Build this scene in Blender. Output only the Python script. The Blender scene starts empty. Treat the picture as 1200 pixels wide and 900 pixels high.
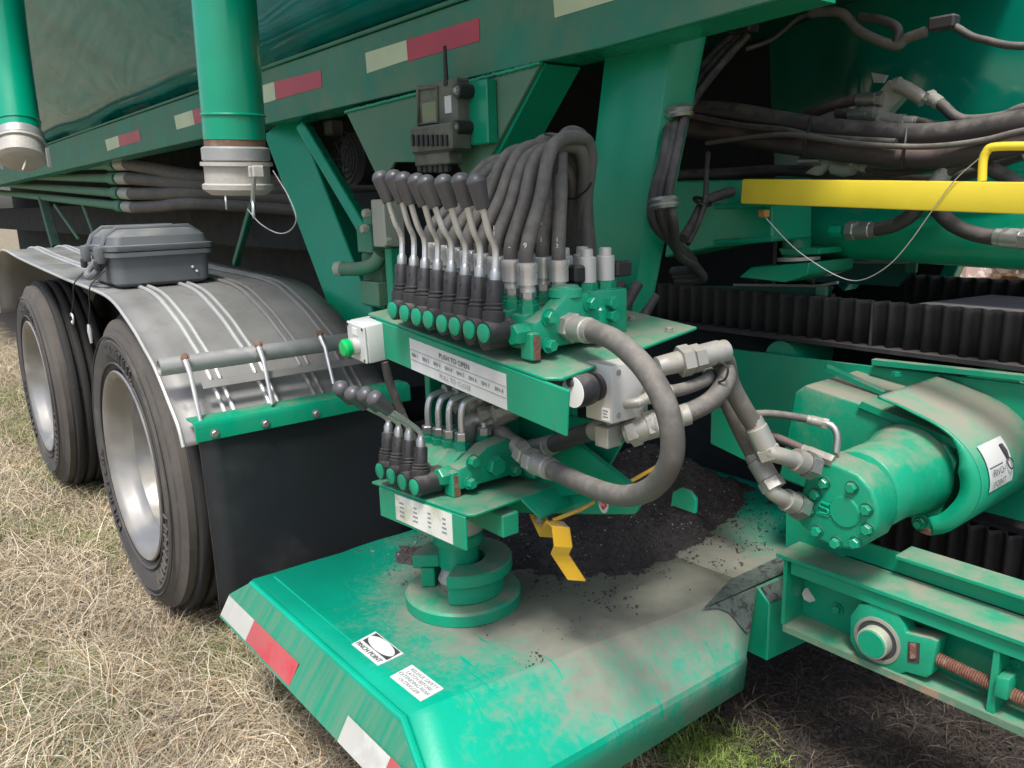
import bpy, bmesh, math, random
import numpy as np
from mathutils import Vector, Matrix
random.seed(7); rng = np.random.default_rng(7)
scn = bpy.context.scene
col = scn.collection
rad = math.radians
# ------------------------------------------------------------------ camera
FPX, CW, CH = 957.0, 1200.0, 900.0
A_, P_, R_ = rad(38.5), rad(12.8), rad(-1.55)
CAM = Vector((0, 0, 1.25))
FW = Vector((-math.cos(A_)*math.cos(P_), math.sin(A_)*math.cos(P_), -math.sin(P_)))
r0 = FW.cross(Vector((0, 0, 1))).normalized(); u0 = r0.cross(FW)
RT = r0*math.cos(R_) + u0*math.sin(R_); UP = -r0*math.sin(R_) + u0*math.cos(R_)
cd = bpy.data.cameras.new('camera'); cam = bpy.data.objects.new('camera', cd); col.objects.link(cam)
cd.sensor_width = 36; cd.lens = FPX/CW*36; cd.clip_start = 0.02; cd.clip_end = 2000
cam.matrix_world = Matrix(((RT.x, UP.x, -FW.x, CAM.x), (RT.y, UP.y, -FW.y, CAM.y), (RT.z, UP.z, -FW.z, CAM.z), (0, 0, 0, 1)))
scn.camera = cam
# ------------------------------------------------------------------ light
w = bpy.data.worlds.new('World'); scn.world = w; w.use_nodes = True
wn = w.node_tree; bg = wn.nodes['Background']
sky = wn.nodes.new('ShaderNodeTexSky'); sky.sky_type = 'NISHITA'; sky.sun_disc = False
SUN_EL, SUN_AZ = rad(63), rad(140)          # azimuth of the sun measured from +Y towards +X
sky.sun_elevation = SUN_EL; sky.sun_rotation = SUN_AZ
sky.air_density = 1.0; sky.dust_density = 4.0; sky.ozone_density = 1.0
wn.links.new(sky.outputs[0], bg.inputs[0]); bg.inputs[1].default_value = 0.085
sl = bpy.data.lights.new('sun', 'SUN'); so = bpy.data.objects.new('sun', sl); col.objects.link(so)
sl.energy = 1.5; sl.angle = rad(11); sl.color = (1.0, 0.97, 0.92)
sd = Vector((math.sin(SUN_AZ)*math.cos(SUN_EL), math.cos(SUN_AZ)*math.cos(SUN_EL), math.sin(SUN_EL)))
so.rotation_euler = sd.to_track_quat('Z', 'Y').to_euler(); so.location = sd*20
scn.view_settings.view_transform = 'Standard'; scn.view_settings.look = 'None'
scn.view_settings.exposure = 1.45; scn.view_settings.gamma = 1.0
# ------------------------------------------------------------------ helpers
def ray(x, y): return FW + RT*((x-600)/FPX) - UP*((y-450)/FPX)
def P(x, y, ax, v):
    d = ray(x, y); i = 'XYZ'.index(ax); t = (v - CAM[i])/d[i]; return CAM + d*t
def V(*a): return Vector(a)
EX, EY, EZ = V(1, 0, 0), V(0, 1, 0), V(0, 0, 1)
def basis(ax):
    ax = Vector(ax).normalized(); h = EZ if abs(ax.z) < .9 else EX
    u = h.cross(ax).normalized(); return u, ax.cross(u), ax
class G:
    def __init__(s): s.v = []; s.f = []
    def add(s, vs, fs):
        o = len(s.v); s.v += [tuple(p) for p in vs]; s.f += [tuple(i+o for i in f) for f in fs]; return s
    def box(s, c, size, ax=(EX, EY, EZ)):
        c = Vector(c); vs = []
        for k in range(8):
            q = c.copy()
            for i in range(3): q += ax[i]*(size[i]/2*(1 if k >> i & 1 else -1))
            vs.append(q)
        return s.add(vs, [(0, 2, 3, 1), (4, 5, 7, 6), (0, 1, 5, 4), (2, 6, 7, 3), (0, 4, 6, 2), (1, 3, 7, 5)])
    def bb(s, x0, x1, y0, y1, z0, z1): return s.box(((x0+x1)/2, (y0+y1)/2, (z0+z1)/2), (abs(x1-x0), abs(y1-y0), abs(z1-z0)))
    def prism(s, poly, vec):
        vec = Vector(vec); n = len(poly); poly = [Vector(p) for p in poly]
        nn = Vector((0, 0, 0))
        for i in range(n): nn += (poly[i]-poly[0]).cross(poly[(i+1) % n]-poly[0])
        if nn.dot(vec) > 0: poly = poly[::-1]
        vs = poly + [p+vec for p in poly]
        fs = [tuple(range(n)), tuple(range(2*n-1, n-1, -1))]
        for i in range(n): j = (i+1) % n; fs.append((j, i, i+n, j+n))
        return s.add(vs, fs)
    def lathe(s, p, ax, prof, n=24, ph=0.0, cap=True):
        """prof: list of (distance along axis, radius)"""
        u, v, a = basis(ax); p = Vector(p); vs = []; fs = []
        for (d, r) in prof:
            for k in range(n):
                t = 2*math.pi*k/n + ph; vs.append(p + a*d + (u*math.cos(t)+v*math.sin(t))*r)
        m = len(prof)
        for i in range(m-1):
            for k in range(n):
                j = (k+1) % n; fs.append((i*n+k, i*n+j, (i+1)*n+j, (i+1)*n+k))
        if cap and prof[0][1] > 1e-6: fs.append(tuple(range(n-1, -1, -1)))
        if cap and prof[-1][1] > 1e-6: fs.append(tuple((m-1)*n+k for k in range(n)))
        return s.add(vs, fs)
    def cyl(s, a, b, r, r2=None, n=20, ch=0.0):
        a = Vector(a); b = Vector(b); L = (b-a).length; r2 = r if r2 is None else r2
        pr = [(0, r), (L, r2)] if ch <= 0 else [(0, r-ch), (ch, r), (L-ch, r2), (L, r2-ch)]
        return s.lathe(a, b-a, pr, n)
    def hexa(s, p, ax, r, h, ph=0.3):
        return s.lathe(p, ax, [(0, r), (h*.85, r), (h, r*.86)], 6, ph)
    def bolt(s, p, ax, r, h=None):
        h = h or r*.75; ax = Vector(ax).normalized()
        s.lathe(p, ax, [(0, r*1.35), (r*.18, r*1.35)], 16)
        return s.hexa(Vector(p)+ax*r*.18, ax, r, h, random.random())
    def tube(s, pts, r, n=12, cap=True):
        pts = [Vector(p) for p in pts]; m = len(pts); rs = r if isinstance(r, (list, tuple)) else [r]*m
        t0 = (pts[1]-pts[0]).normalized(); u, v, _ = basis(t0); vs = []; fs = []
        pt = t0
        for i in range(m):
            t = (pts[min(i+1, m-1)]-pts[max(i-1, 0)])
            t = t.normalized() if t.length > 1e-9 else pt
            q = pt.rotation_difference(t); u = q @ u; pt = t; u = (u-t*u.dot(t)).normalized(); v = t.cross(u)
            for k in range(n):
                a = 2*math.pi*k/n; vs.append(pts[i] + (u*math.cos(a)+v*math.sin(a))*rs[i])
        for i in range(m-1):
            for k in range(n): j = (k+1) % n; fs.append((i*n+k, i*n+j, (i+1)*n+j, (i+1)*n+k))
        if cap: fs.append(tuple(range(n-1, -1, -1))); fs.append(tuple((m-1)*n+k for k in range(n)))
        return s.add(vs, fs)
    def torus(s, c, ax, R, r, n=32, m=8, a0=0, a1=2*math.pi):
        u, v, _ = basis(ax); c = Vector(c)
        full = abs(a1-a0-2*math.pi) < 1e-6
        pts = [c+(u*math.cos(a0+(a1-a0)*k/n)+v*math.sin(a0+(a1-a0)*k/n))*R for k in range(n+1)]
        return s.tube(pts, r, m, not full)
def spline(pts, n=10):
    pts = [Vector(p) for p in pts]; q = [pts[0]*2-pts[1]]+pts+[pts[-1]*2-pts[-2]]; out = []
    for i in range(1, len(q)-2):
        a, b, c, d = q[i-1:i+3]
        for k in range(n):
            t = k/n
            out.append(.5*((2*b)+(c-a)*t+(2*a-5*b+4*c-d)*t*t+(3*b-a-3*c+d)*t**3))
    out.append(pts[-1]); return out
WL = {}
MATS = {}
def M(name, g, mat, parent=None, bev=0.0, ang=32, kind=None, seg=1, label=None):
    me = bpy.data.meshes.new(name)
    me.from_pydata(g.v, [], g.f); 
    bm = bmesh.new(); bm.from_mesh(me)
    if bev > 0:
        bmesh.ops.remove_doubles(bm, verts=bm.verts, dist=1e-6)
        es = [e for e in bm.edges if len(e.link_faces) == 2 and e.calc_face_angle(0) > rad(35)]
        bmesh.ops.bevel(bm, geom=es, offset=bev, segments=seg, profile=.5, affect='EDGES', clamp_overlap=True)
    vs = bm.verts
    lo = Vector((min(v.co.x for v in vs), min(v.co.y for v in vs), min(v.co.z for v in vs)))
    hi = Vector((max(v.co.x for v in vs), max(v.co.y for v in vs), max(v.co.z for v in vs)))
    c = Vector(((lo.x+hi.x)/2, (lo.y+hi.y)/2, lo.z))
    for v in vs: v.co -= c
    bm.to_mesh(me); bm.free()
    for p in me.polygons: p.use_smooth = True
    me.set_sharp_from_angle(angle=rad(ang))
    me.materials.append(MATS[mat] if isinstance(mat, str) else mat)
    o = bpy.data.objects.new(name, me); col.objects.link(o); WL[o] = c
    if parent: o.parent = parent; o.location = c - WL[parent]
    else: o.location = c
    if kind: o['kind'] = kind
    if label: o['label'] = label
    return o
def T(name, label, cat, loc, group=None):
    o = bpy.data.objects.new(name, None); col.objects.link(o); o.location = Vector(loc); o.empty_display_size = .05
    WL[o] = Vector(loc); return tag(o, label, cat, group)
def tag(o, label, cat, group=None):
    o['label'] = label; o['category'] = cat
    if group: o['group'] = group
    return o
def text(name, body, origin, xd, yd, size, mat, parent, lift=.0012, align='CENTER', space=1.0):
    cu = bpy.data.curves.new(name, 'FONT'); cu.body = body; cu.size = size; cu.align_x = align; cu.align_y = 'CENTER'; cu.space_line = space
    cu.resolution_u = 2
    t = bpy.data.objects.new(name, cu); col.objects.link(t)
    dg = bpy.context.evaluated_depsgraph_get(); me = bpy.data.meshes.new_from_object(t.evaluated_get(dg))
    bpy.data.objects.remove(t); bpy.data.curves.remove(cu)
    xd = Vector(xd).normalized(); yd = Vector(yd); yd = (yd-xd*yd.dot(xd)).normalized(); n = xd.cross(yd)
    origin = Vector(origin)+n*lift
    for v in me.vertices: v.co = xd*v.co.x+yd*v.co.y
    me.materials.clear(); me.materials.append(MATS[mat]); me.name = name
    o = bpy.data.objects.new(name, me); col.objects.link(o); o.parent = parent; o.location = origin-WL[parent]; WL[o] = origin
    return o
# ------------------------------------------------------------------ materials
def mat(name, base, rough=.5, metal=0.0, dust=0.0, dcol=(.22, .19, .155), dsc=14.0, up=.55, thr=.55, soft=.22,
        var=.12, bump=.0, bsc=180.0, spec=.5, coat=0.0, film=0.0, fcol=(.15, .215, .155)):
    m = bpy.data.materials.new(name); m.use_nodes = True; nt = m.node_tree; N = nt.nodes; L = nt.links
    b = N['Principled BSDF']; b.inputs['Metallic'].default_value = metal; b.inputs['Specular IOR Level'].default_value = spec
    if coat: b.inputs['Coat Weight'].default_value = coat; b.inputs['Coat Roughness'].default_value = .12
    geo = N.new('ShaderNodeNewGeometry')
    n1 = N.new('ShaderNodeTexNoise'); n1.inputs['Scale'].default_value = dsc; n1.inputs['Detail'].default_value = 8; n1.inputs['Roughness'].default_value = .62
    L.new(geo.outputs['Position'], n1.inputs['Vector'])
    n2 = N.new('ShaderNodeTexNoise'); n2.inputs['Scale'].default_value = 5.0; n2.inputs['Detail'].default_value = 5
    L.new(geo.outputs['Position'], n2.inputs['Vector'])
    # tone variation
    mr = N.new('ShaderNodeMapRange'); mr.inputs[1].default_value = .3; mr.inputs[2].default_value = .7
    mr.inputs[3].default_value = 1-var; mr.inputs[4].default_value = 1+var; L.new(n2.outputs[0], mr.inputs[0])
    mul = N.new('ShaderNodeVectorMath'); mul.operation = 'SCALE'; mul.inputs[0].default_value = base; L.new(mr.outputs[0], mul.inputs[3])
    out = mul.outputs[0]; fac = None
    if film:
        mp = N.new('ShaderNodeMapping'); mp.inputs['Scale'].default_value = (1, 1, .35); L.new(geo.outputs['Position'], mp.inputs[0])
        n4 = N.new('ShaderNodeTexNoise'); n4.inputs['Scale'].default_value = 21; n4.inputs['Detail'].default_value = 9; n4.inputs['Roughness'].default_value = .68; L.new(mp.outputs[0], n4.inputs['Vector'])
        fr_ = N.new('ShaderNodeMapRange'); fr_.inputs[1].default_value = .38; fr_.inputs[2].default_value = .72; fr_.inputs[4].default_value = film; L.new(n4.outputs[0], fr_.inputs[0])
        fm_ = N.new('ShaderNodeMix'); fm_.data_type = 'RGBA'; L.new(fr_.outputs[0], fm_.inputs[0]); L.new(out, fm_.inputs[6]); fm_.inputs[7].default_value = (*fcol, 1); out = fm_.outputs[2]
        n5 = N.new('ShaderNodeTexNoise'); n5.inputs['Scale'].default_value = 48; n5.inputs['Detail'].default_value = 5; n5.inputs['Roughness'].default_value = .6; L.new(geo.outputs['Position'], n5.inputs['Vector'])
        ck = N.new('ShaderNodeMapRange'); ck.inputs[1].default_value = .70; ck.inputs[2].default_value = .73; ck.inputs[4].default_value = .75; L.new(n5.outputs[0], ck.inputs[0])
        cm = N.new('ShaderNodeMix'); cm.data_type = 'RGBA'; L.new(ck.outputs[0], cm.inputs[0]); L.new(out, cm.inputs[6]); cm.inputs[7].default_value = (.085, .065, .05, 1); out = cm.outputs[2]
    if dust > 0:
        sx = N.new('ShaderNodeSeparateXYZ'); L.new(geo.outputs['Normal'], sx.inputs[0])
        mx = N.new('ShaderNodeMath'); mx.operation = 'MULTIPLY_ADD'; mx.inputs[1].default_value = up; L.new(sx.outputs[2], mx.inputs[0]); L.new(n1.outputs[0], mx.inputs[2])
        ms = N.new('ShaderNodeMapRange'); ms.interpolation_type = 'SMOOTHSTEP'; ms.inputs[1].default_value = thr; ms.inputs[2].default_value = thr+soft
        ms.inputs[3].default_value = 0; ms.inputs[4].default_value = dust; L.new(mx.outputs[0], ms.inputs[0]); fac = ms.outputs[0]
        mix = N.new('ShaderNodeMix'); mix.data_type = 'RGBA'; L.new(fac, mix.inputs[0]); L.new(out, mix.inputs[6]); mix.inputs[7].default_value = (*dcol, 1)
        out = mix.outputs[2]
        rm = N.new('ShaderNodeMapRange'); rm.inputs[1].default_value = 0; rm.inputs[2].default_value = 1; rm.inputs[3].default_value = rough; rm.inputs[4].default_value = .92
        L.new(fac, rm.inputs[0]); L.new(rm.outputs[0], b.inputs['Roughness'])
        if metal:
            mm = N.new('ShaderNodeMapRange'); mm.inputs[3].default_value = metal; mm.inputs[4].default_value = 0; L.new(fac, mm.inputs[0]); L.new(mm.outputs[0], b.inputs['Metallic'])
    else:
        rm = N.new('ShaderNodeMapRange'); rm.inputs[1].default_value = .3; rm.inputs[2].default_value = .7
        rm.inputs[3].default_value = max(.02, rough-.08*min(1, rough*3)); rm.inputs[4].default_value = min(1, rough+.08*min(1, rough*3)); L.new(n1.outputs[0], rm.inputs[0]); L.new(rm.outputs[0], b.inputs['Roughness'])
    L.new(out, b.inputs['Base Color'])
    if bump:
        n3 = N.new('ShaderNodeTexNoise'); n3.inputs['Scale'].default_value = bsc; n3.inputs['Detail'].default_value = 4; L.new(geo.outputs['Position'], n3.inputs['Vector'])
        bp = N.new('ShaderNodeBump'); bp.inputs['Strength'].default_value = bump; bp.inputs['Distance'].default_value = .004; L.new(n3.outputs[0], bp.inputs['Height']); L.new(bp.outputs[0], b.inputs['Normal'])
    MATS[name] = m; return m
GREEN = (.0, .265, .145)
mat('green', GREEN, .26, dust=.7, dsc=14, thr=.82, soft=.4, up=.45, bump=.09, bsc=45, film=.12, spec=.42)
mat('green_dusty', GREEN, .38, dust=.9, dsc=16, thr=.70, soft=.50, up=.48, bump=.16, bsc=120, dcol=(.25, .225, .18), film=.14, spec=.4)
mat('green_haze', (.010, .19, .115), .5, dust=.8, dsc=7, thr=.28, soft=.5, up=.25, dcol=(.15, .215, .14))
mat('lip_rust', (.10, .20, .13), .7, dust=.9, dsc=22, thr=.5, soft=.15, up=0, dcol=(.30, .20, .14), bump=.3)
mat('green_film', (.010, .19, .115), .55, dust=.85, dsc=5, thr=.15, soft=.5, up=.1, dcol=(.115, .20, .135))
mat('green_drum', GREEN, .4, dust=.92, dsc=10, thr=.50, soft=.45, up=.42, bump=.15, bsc=120, dcol=(.25, .23, .185), film=.2, spec=.4)
mat('green_clean', (.0, .29, .17), .22, bump=.0, coat=.3)
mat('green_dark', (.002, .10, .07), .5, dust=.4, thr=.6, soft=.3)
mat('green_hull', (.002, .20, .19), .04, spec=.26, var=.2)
mat('under_shade', (.004, .009, .011), .8)  # near-black that stands in for the shade beneath the trailer
mat('steel', (.42, .43, .42), .38, metal=.85, dust=.7, dsc=40, thr=.62, soft=.3, up=.25, dcol=(.26, .24, .2))
mat('steel_clean', (.62, .63, .63), .30, metal=.6, var=.15)
mat('fitting', (.36, .36, .33), .45, metal=.55, dust=.85, dsc=35, thr=.5, soft=.35, up=.25, dcol=(.23, .21, .17))
mat('block_alu', (.56, .56, .54), .42, metal=.35, dust=.7, dsc=20, thr=.68, soft=.25, up=.4, dcol=(.36, .33, .27))
mat('alu_fender', (.21, .21, .205), .5, metal=.12, dust=.85, dsc=13, thr=.66, soft=.30, up=.2, dcol=(.125, .117, .095), bump=.1, bsc=60, var=.25)
mat('alu_bright', (.46, .47, .46), .4, metal=.3, dust=.5, dsc=30, thr=.62, soft=.2, up=.05)
mat('rim', (.27, .27, .265), .34, metal=.6, dust=.7, dsc=9, thr=.38, soft=.35, up=.0, dcol=(.27, .25, .21))
mat('tyre', (.055, .054, .054), .75, dust=.8, dsc=7, thr=.50, soft=.25, up=.1, dcol=(.125, .11, .09), bump=.15, bsc=90)
mat('tyre_mud', (.088, .080, .070), .9, dust=.95, dsc=8, thr=.40, soft=.25, up=.0, dcol=(.070, .064, .057), bump=.25, bsc=60)
mat('tread', (.02, .02, .02), .85, dust=.7, dsc=16, thr=.62, soft=.1, up=.0, dcol=(.12, .09, .065), bump=.2, bsc=60)
mat('flap', (.010, .013, .016), .5, dust=.4, dsc=5, thr=.54, soft=.3, up=0, dcol=(.06, .06, .055))
mat('hose', (.085, .081, .074), .6, dust=.8, dsc=40, thr=.40, soft=.7, up=.3, dcol=(.24, .225, .195), bump=.12, bsc=260, var=.18)
mat('hose_dark', (.038, .036, .036), .55, dust=.8, dsc=26, thr=.48, soft=.4, up=.3, dcol=(.155, .14, .125), bump=.08, bsc=260)
mat('hose_red', (.045, .036, .036), .55, dust=.8, dsc=12, thr=.46, soft=.3, up=.2, dcol=(.17, .12, .11), bump=.08)
mat('plastic_black', (.020, .020, .022), .5, dust=.75, dsc=30, thr=.58, soft=.4, up=.3, dcol=(.14, .13, .12))
mat('knob', (.075, .075, .082), .38, dust=.5, dsc=40, thr=.66, soft=.4, up=.3, dcol=(.22, .22, .22))
mat('case_grey', (.115, .127, .138), .5, dust=.75, dsc=9, thr=.72, soft=.45, up=.4, dcol=(.26, .26, .235), bump=.05)
mat('receiver', (.055, .062, .052), .6, dust=.9, dsc=12, thr=.28, soft=.4, up=.2, dcol=(.15, .165, .13))
mat('screen', (.16, .19, .09), .3, dust=.4, thr=.5, dcol=(.2, .21, .15))
mat('white', (.56, .58, .57), .45, dust=.5, dsc=14, thr=.62, soft=.25, up=.0, dcol=(.42, .40, .34))
mat('label_dirty', (.66, .67, .62), .5, dust=.85, dsc=12, thr=.47, soft=.22, up=.0, dcol=(.36, .35, .20))
mat('tape_white', (.48, .50, .48), .35, dust=.4, thr=.6)
mat('tape_cream', (.50, .58, .36), .4, dust=.3, thr=.6)
mat('tape_red', (.42, .030, .050), .35, dust=.3, thr=.6)
mat('ink', (.04, .04, .045), .6)
mat('ink_grey', (.22, .23, .23), .6)
mat('paint_white', (.75, .75, .73), .6)
mat('red', (.55, .03, .04), .45)
mat('yellow', (.66, .53, .035), .45, dust=.75, dsc=26, thr=.78, soft=.25, up=.35, dcol=(.09, .08, .06), bump=.05)
mat('yellow_latch', (.62, .36, .02), .45, dust=.7, dsc=30, thr=.66, soft=.2, up=.3, dcol=(.24, .21, .18))
mat('brass', (.62, .33, .12), .3, metal=.8)
mat('rust', (.17, .075, .05), .8, dust=.8, dsc=60, thr=.5, soft=.2, up=0, dcol=(.30, .22, .18), bump=.4)
mat('cap_cast', (.40, .39, .36), .6, metal=.15, dust=.5, dsc=18, thr=.52, soft=.3, up=0, dcol=(.25, .235, .20), bump=.25, bsc=120)
mat('galv', (.36, .37, .37), .45, metal=.4, dust=.5, dsc=35, thr=.5, soft=.3, up=0, dcol=(.52, .52, .52))
mat('rust_band', (.16, .09, .06), .8, dust=.6, dsc=60, thr=.5, up=0, dcol=(.3, .26, .22))
mat('belt_top', (.12, .112, .108), .85, dust=.7, dsc=14, thr=.55, soft=.4, up=.2, dcol=(.15, .14, .135), bump=.2)
mat('belt', (.020, .020, .021), .75, dust=.8, dsc=14, thr=.50, soft=.45, up=.35, dcol=(.085, .076, .072), bump=.15)
mat('coupling', (.36, .38, .33), .5, metal=.4, dust=.8, dsc=18, thr=.5, soft=.3, up=.2, dcol=(.33, .38, .27))
mat('wire', (.5, .5, .5), .4, metal=.7)
mat('zip', (.02, .02, .02), .5)
mat('green_button', (.0, .42, .10), .3)
mat('dirt', (.034, .029, .029), .95, dust=.8, dsc=40, thr=.47, soft=.25, up=.0, dcol=(.075, .060, .058), bump=.9, bsc=320)
mat('clod', (.045, .037, .033), .95, var=.5)
mat('crumb', (.040, .036, .036), .9, var=.5)
mat('crumb_light', (.30, .27, .25), .9)
mat('oil', (.10, .125, .115), .25, dust=.9, dsc=45, thr=.50, soft=.1, up=0, dcol=(.025, .027, .026), bump=.8, bsc=70)
mat('root', (.17, .13, .10), .9)
mat('rubble', (.45, .32, .28), .9, dust=.9, dsc=16, thr=.5, soft=.1, up=0, dcol=(.7, .66, .62))
# --- platform paint: dusty in an uneven field in the middle of the deck, cleaner paint outboard
def plat_mat():
    m = mat('platform', (.0, .305, .195), .30, dust=.0, bump=.06, spec=.4); nt = m.node_tree; N = nt.nodes; L = nt.links; b = N['Principled BSDF']
    old = b.inputs['Base Color'].links[0].from_socket
    geo = N.new('ShaderNodeNewGeometry')
    vd = N.new('ShaderNodeVectorMath'); vd.operation = 'DISTANCE'; vd.inputs[1].default_value = (-1.30, 1.28, .39); L.new(geo.outputs['Position'], vd.inputs[0])
    n = N.new('ShaderNodeTexNoise'); n.inputs['Scale'].default_value = 5.5; n.inputs['Detail'].default_value = 14; n.inputs['Roughness'].default_value = .74; n.inputs['Distortion'].default_value = .25
    L.new(geo.outputs['Position'], n.inputs['Vector'])
    d = N.new('ShaderNodeMapRange'); d.inputs[1].default_value = .22; d.inputs[2].default_value = .74; d.inputs[3].default_value = 1.0; d.inputs[4].default_value = 0.0; L.new(vd.outputs['Value'], d.inputs[0])
    a = N.new('ShaderNodeMath'); a.operation = 'MULTIPLY_ADD'; a.inputs[1].default_value = 1.25; L.new(n.outputs[0], a.inputs[0]); L.new(d.outputs[0], a.inputs[2])
    s = N.new('ShaderNodeMapRange'); s.interpolation_type = 'SMOOTHSTEP'; s.inputs[1].default_value = .86; s.inputs[2].default_value = 1.42; s.inputs[4].default_value = .94
    sx = N.new('ShaderNodeSeparateXYZ'); L.new(geo.outputs['Normal'], sx.inputs[0])
    sl_ = N.new('ShaderNodeMapRange'); sl_.inputs[1].default_value = .2; sl_.inputs[2].default_value = .95; sl_.inputs[3].default_value = -.22; sl_.inputs[4].default_value = 0; L.new(sx.outputs[2], sl_.inputs[0])
    a2 = N.new('ShaderNodeMath'); a2.operation = 'ADD'; L.new(a.outputs[0], a2.inputs[0]); L.new(sl_.outputs[0], a2.inputs[1]); 
    mp2 = N.new('ShaderNodeMapping'); mp2.inputs['Rotation'].default_value = (0, 0, .5); mp2.inputs['Scale'].default_value = (9, 110, 9); L.new(geo.outputs['Position'], mp2.inputs[0])
    n6 = N.new('ShaderNodeTexNoise'); n6.inputs['Scale'].default_value = 1; n6.inputs['Detail'].default_value = 3; L.new(mp2.outputs[0], n6.inputs['Vector'])
    sc = N.new('ShaderNodeMapRange'); sc.inputs[1].default_value = .64; sc.inputs[2].default_value = .72; sc.inputs[3].default_value = 0; sc.inputs[4].default_value = -.4; L.new(n6.outputs[0], sc.inputs[0])
    n7 = N.new('ShaderNodeTexNoise'); n7.inputs['Scale'].default_value = 70; n7.inputs['Detail'].default_value = 6; L.new(geo.outputs['Position'], n7.inputs['Vector'])
    g7 = N.new('ShaderNodeMath'); g7.operation = 'MULTIPLY_ADD'; g7.inputs[1].default_value = .5; L.new(n7.outputs[0], g7.inputs[0]); L.new(sc.outputs[0], g7.inputs[2])
    a3 = N.new('ShaderNodeMath'); a3.operation = 'ADD'; L.new(a2.outputs[0], a3.inputs[0]); L.new(g7.outputs[0], a3.inputs[1])
    a4 = N.new('ShaderNodeMath'); a4.operation = 'SUBTRACT'; a4.inputs[1].default_value = .22; L.new(a3.outputs[0], a4.inputs[0]); L.new(a4.outputs[0], s.inputs[0])
    n2 = N.new('ShaderNodeTexNoise'); n2.inputs['Scale'].default_value = 26; n2.inputs['Detail'].default_value = 8; L.new(geo.outputs['Position'], n2.inputs['Vector'])
    cr = N.new('ShaderNodeMix'); cr.data_type = 'RGBA'; cr.inputs[6].default_value = (.155, .143, .118, 1); cr.inputs[7].default_value = (.26, .24, .20, 1); L.new(n2.outputs[0], cr.inputs[0])
    mx = N.new('ShaderNodeMix'); mx.data_type = 'RGBA'; L.new(s.outputs[0], mx.inputs[0]); L.new(old, mx.inputs[6]); L.new(cr.outputs[2], mx.inputs[7]); L.new(mx.outputs[2], b.inputs['Base Color'])
    r = N.new('ShaderNodeMapRange'); r.inputs[3].default_value = .34; r.inputs[4].default_value = .93; L.new(s.outputs[0], r.inputs[0]); L.new(r.outputs[0], b.inputs['Roughness'])
plat_mat()
# --- streaked side of the deck
def streak_mat():
    m = mat('platform_side', (.004, .20, .115), .5, bump=.05); nt = m.node_tree; N = nt.nodes; L = nt.links; b = N['Principled BSDF']
    old = b.inputs['Base Color'].links[0].from_socket
    geo = N.new('ShaderNodeNewGeometry'); mp = N.new('ShaderNodeMapping'); mp.inputs['Scale'].default_value = (60, 0, 5); L.new(geo.outputs['Position'], mp.inputs[0])
    n = N.new('ShaderNodeTexNoise'); n.inputs['Scale'].default_value = 1; n.inputs['Detail'].default_value = 6; L.new(mp.outputs[0], n.inputs['Vector'])
    s = N.new('ShaderNodeMapRange'); s.inputs[1].default_value = .36; s.inputs[2].default_value = .72; s.inputs[4].default_value = .62; L.new(n.outputs[0], s.inputs[0])
    mx = N.new('ShaderNodeMix'); mx.data_type = 'RGBA'; L.new(s.outputs[0], mx.inputs[0]); L.new(old, mx.inputs[6]); mx.inputs[7].default_value = (.13, .185, .125, 1); L.new(mx.outputs[2], b.inputs['Base Color'])
streak_mat()
# --- grass blades take their colour from a per-blade attribute
def grass_mat():
    m = bpy.data.materials.new('grass'); m.use_nodes = True; nt = m.node_tree; b = nt.nodes['Principled BSDF']
    at = nt.nodes.new('ShaderNodeAttribute'); at.attribute_name = 'tint'; nt.links.new(at.outputs['Color'], b.inputs['Base Color'])
    b.inputs['Roughness'].default_value = .7; b.inputs['Specular IOR Level'].default_value = .25; MATS['grass'] = m
grass_mat()
def ground_mat():
    m = mat('ground', (.20, .165, .105), .95, var=.35, bump=.6, bsc=60); nt = m.node_tree; N = nt.nodes; L = nt.links; b = N['Principled BSDF']
    old = b.inputs['Base Color'].links[0].from_socket
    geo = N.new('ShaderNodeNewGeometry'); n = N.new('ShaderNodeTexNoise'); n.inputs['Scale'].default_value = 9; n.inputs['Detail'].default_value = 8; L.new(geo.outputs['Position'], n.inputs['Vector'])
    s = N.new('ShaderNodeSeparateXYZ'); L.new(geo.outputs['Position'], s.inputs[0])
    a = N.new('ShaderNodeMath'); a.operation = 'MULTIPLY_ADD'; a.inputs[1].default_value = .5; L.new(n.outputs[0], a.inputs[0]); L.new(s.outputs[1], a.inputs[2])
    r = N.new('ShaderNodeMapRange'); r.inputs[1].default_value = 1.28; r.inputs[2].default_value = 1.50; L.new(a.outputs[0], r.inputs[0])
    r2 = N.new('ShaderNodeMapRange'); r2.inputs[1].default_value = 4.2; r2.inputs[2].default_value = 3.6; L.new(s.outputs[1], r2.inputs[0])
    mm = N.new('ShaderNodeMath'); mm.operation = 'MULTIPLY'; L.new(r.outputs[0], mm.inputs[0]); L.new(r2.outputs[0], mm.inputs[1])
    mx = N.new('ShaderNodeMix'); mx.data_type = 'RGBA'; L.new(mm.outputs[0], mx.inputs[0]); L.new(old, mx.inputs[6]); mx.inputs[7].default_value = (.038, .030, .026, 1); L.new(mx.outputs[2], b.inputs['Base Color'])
ground_mat()
# ================================================================== SETTING
g = G(); S = 300.0
g.add([(-S, -S, 0), (S, -S, 0), (S, S, 0), (-S, S, 0)], [(0, 1, 2, 3)])
M('ground', g, 'ground', kind='structure')
# ================================================================== TRAILER
YR = 1.2
tr = T('trailer', 'long green hopper trailer body with side rail, braces and tandem wheels', 'trailer', (-3.3, 1.9, 0))
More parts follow.
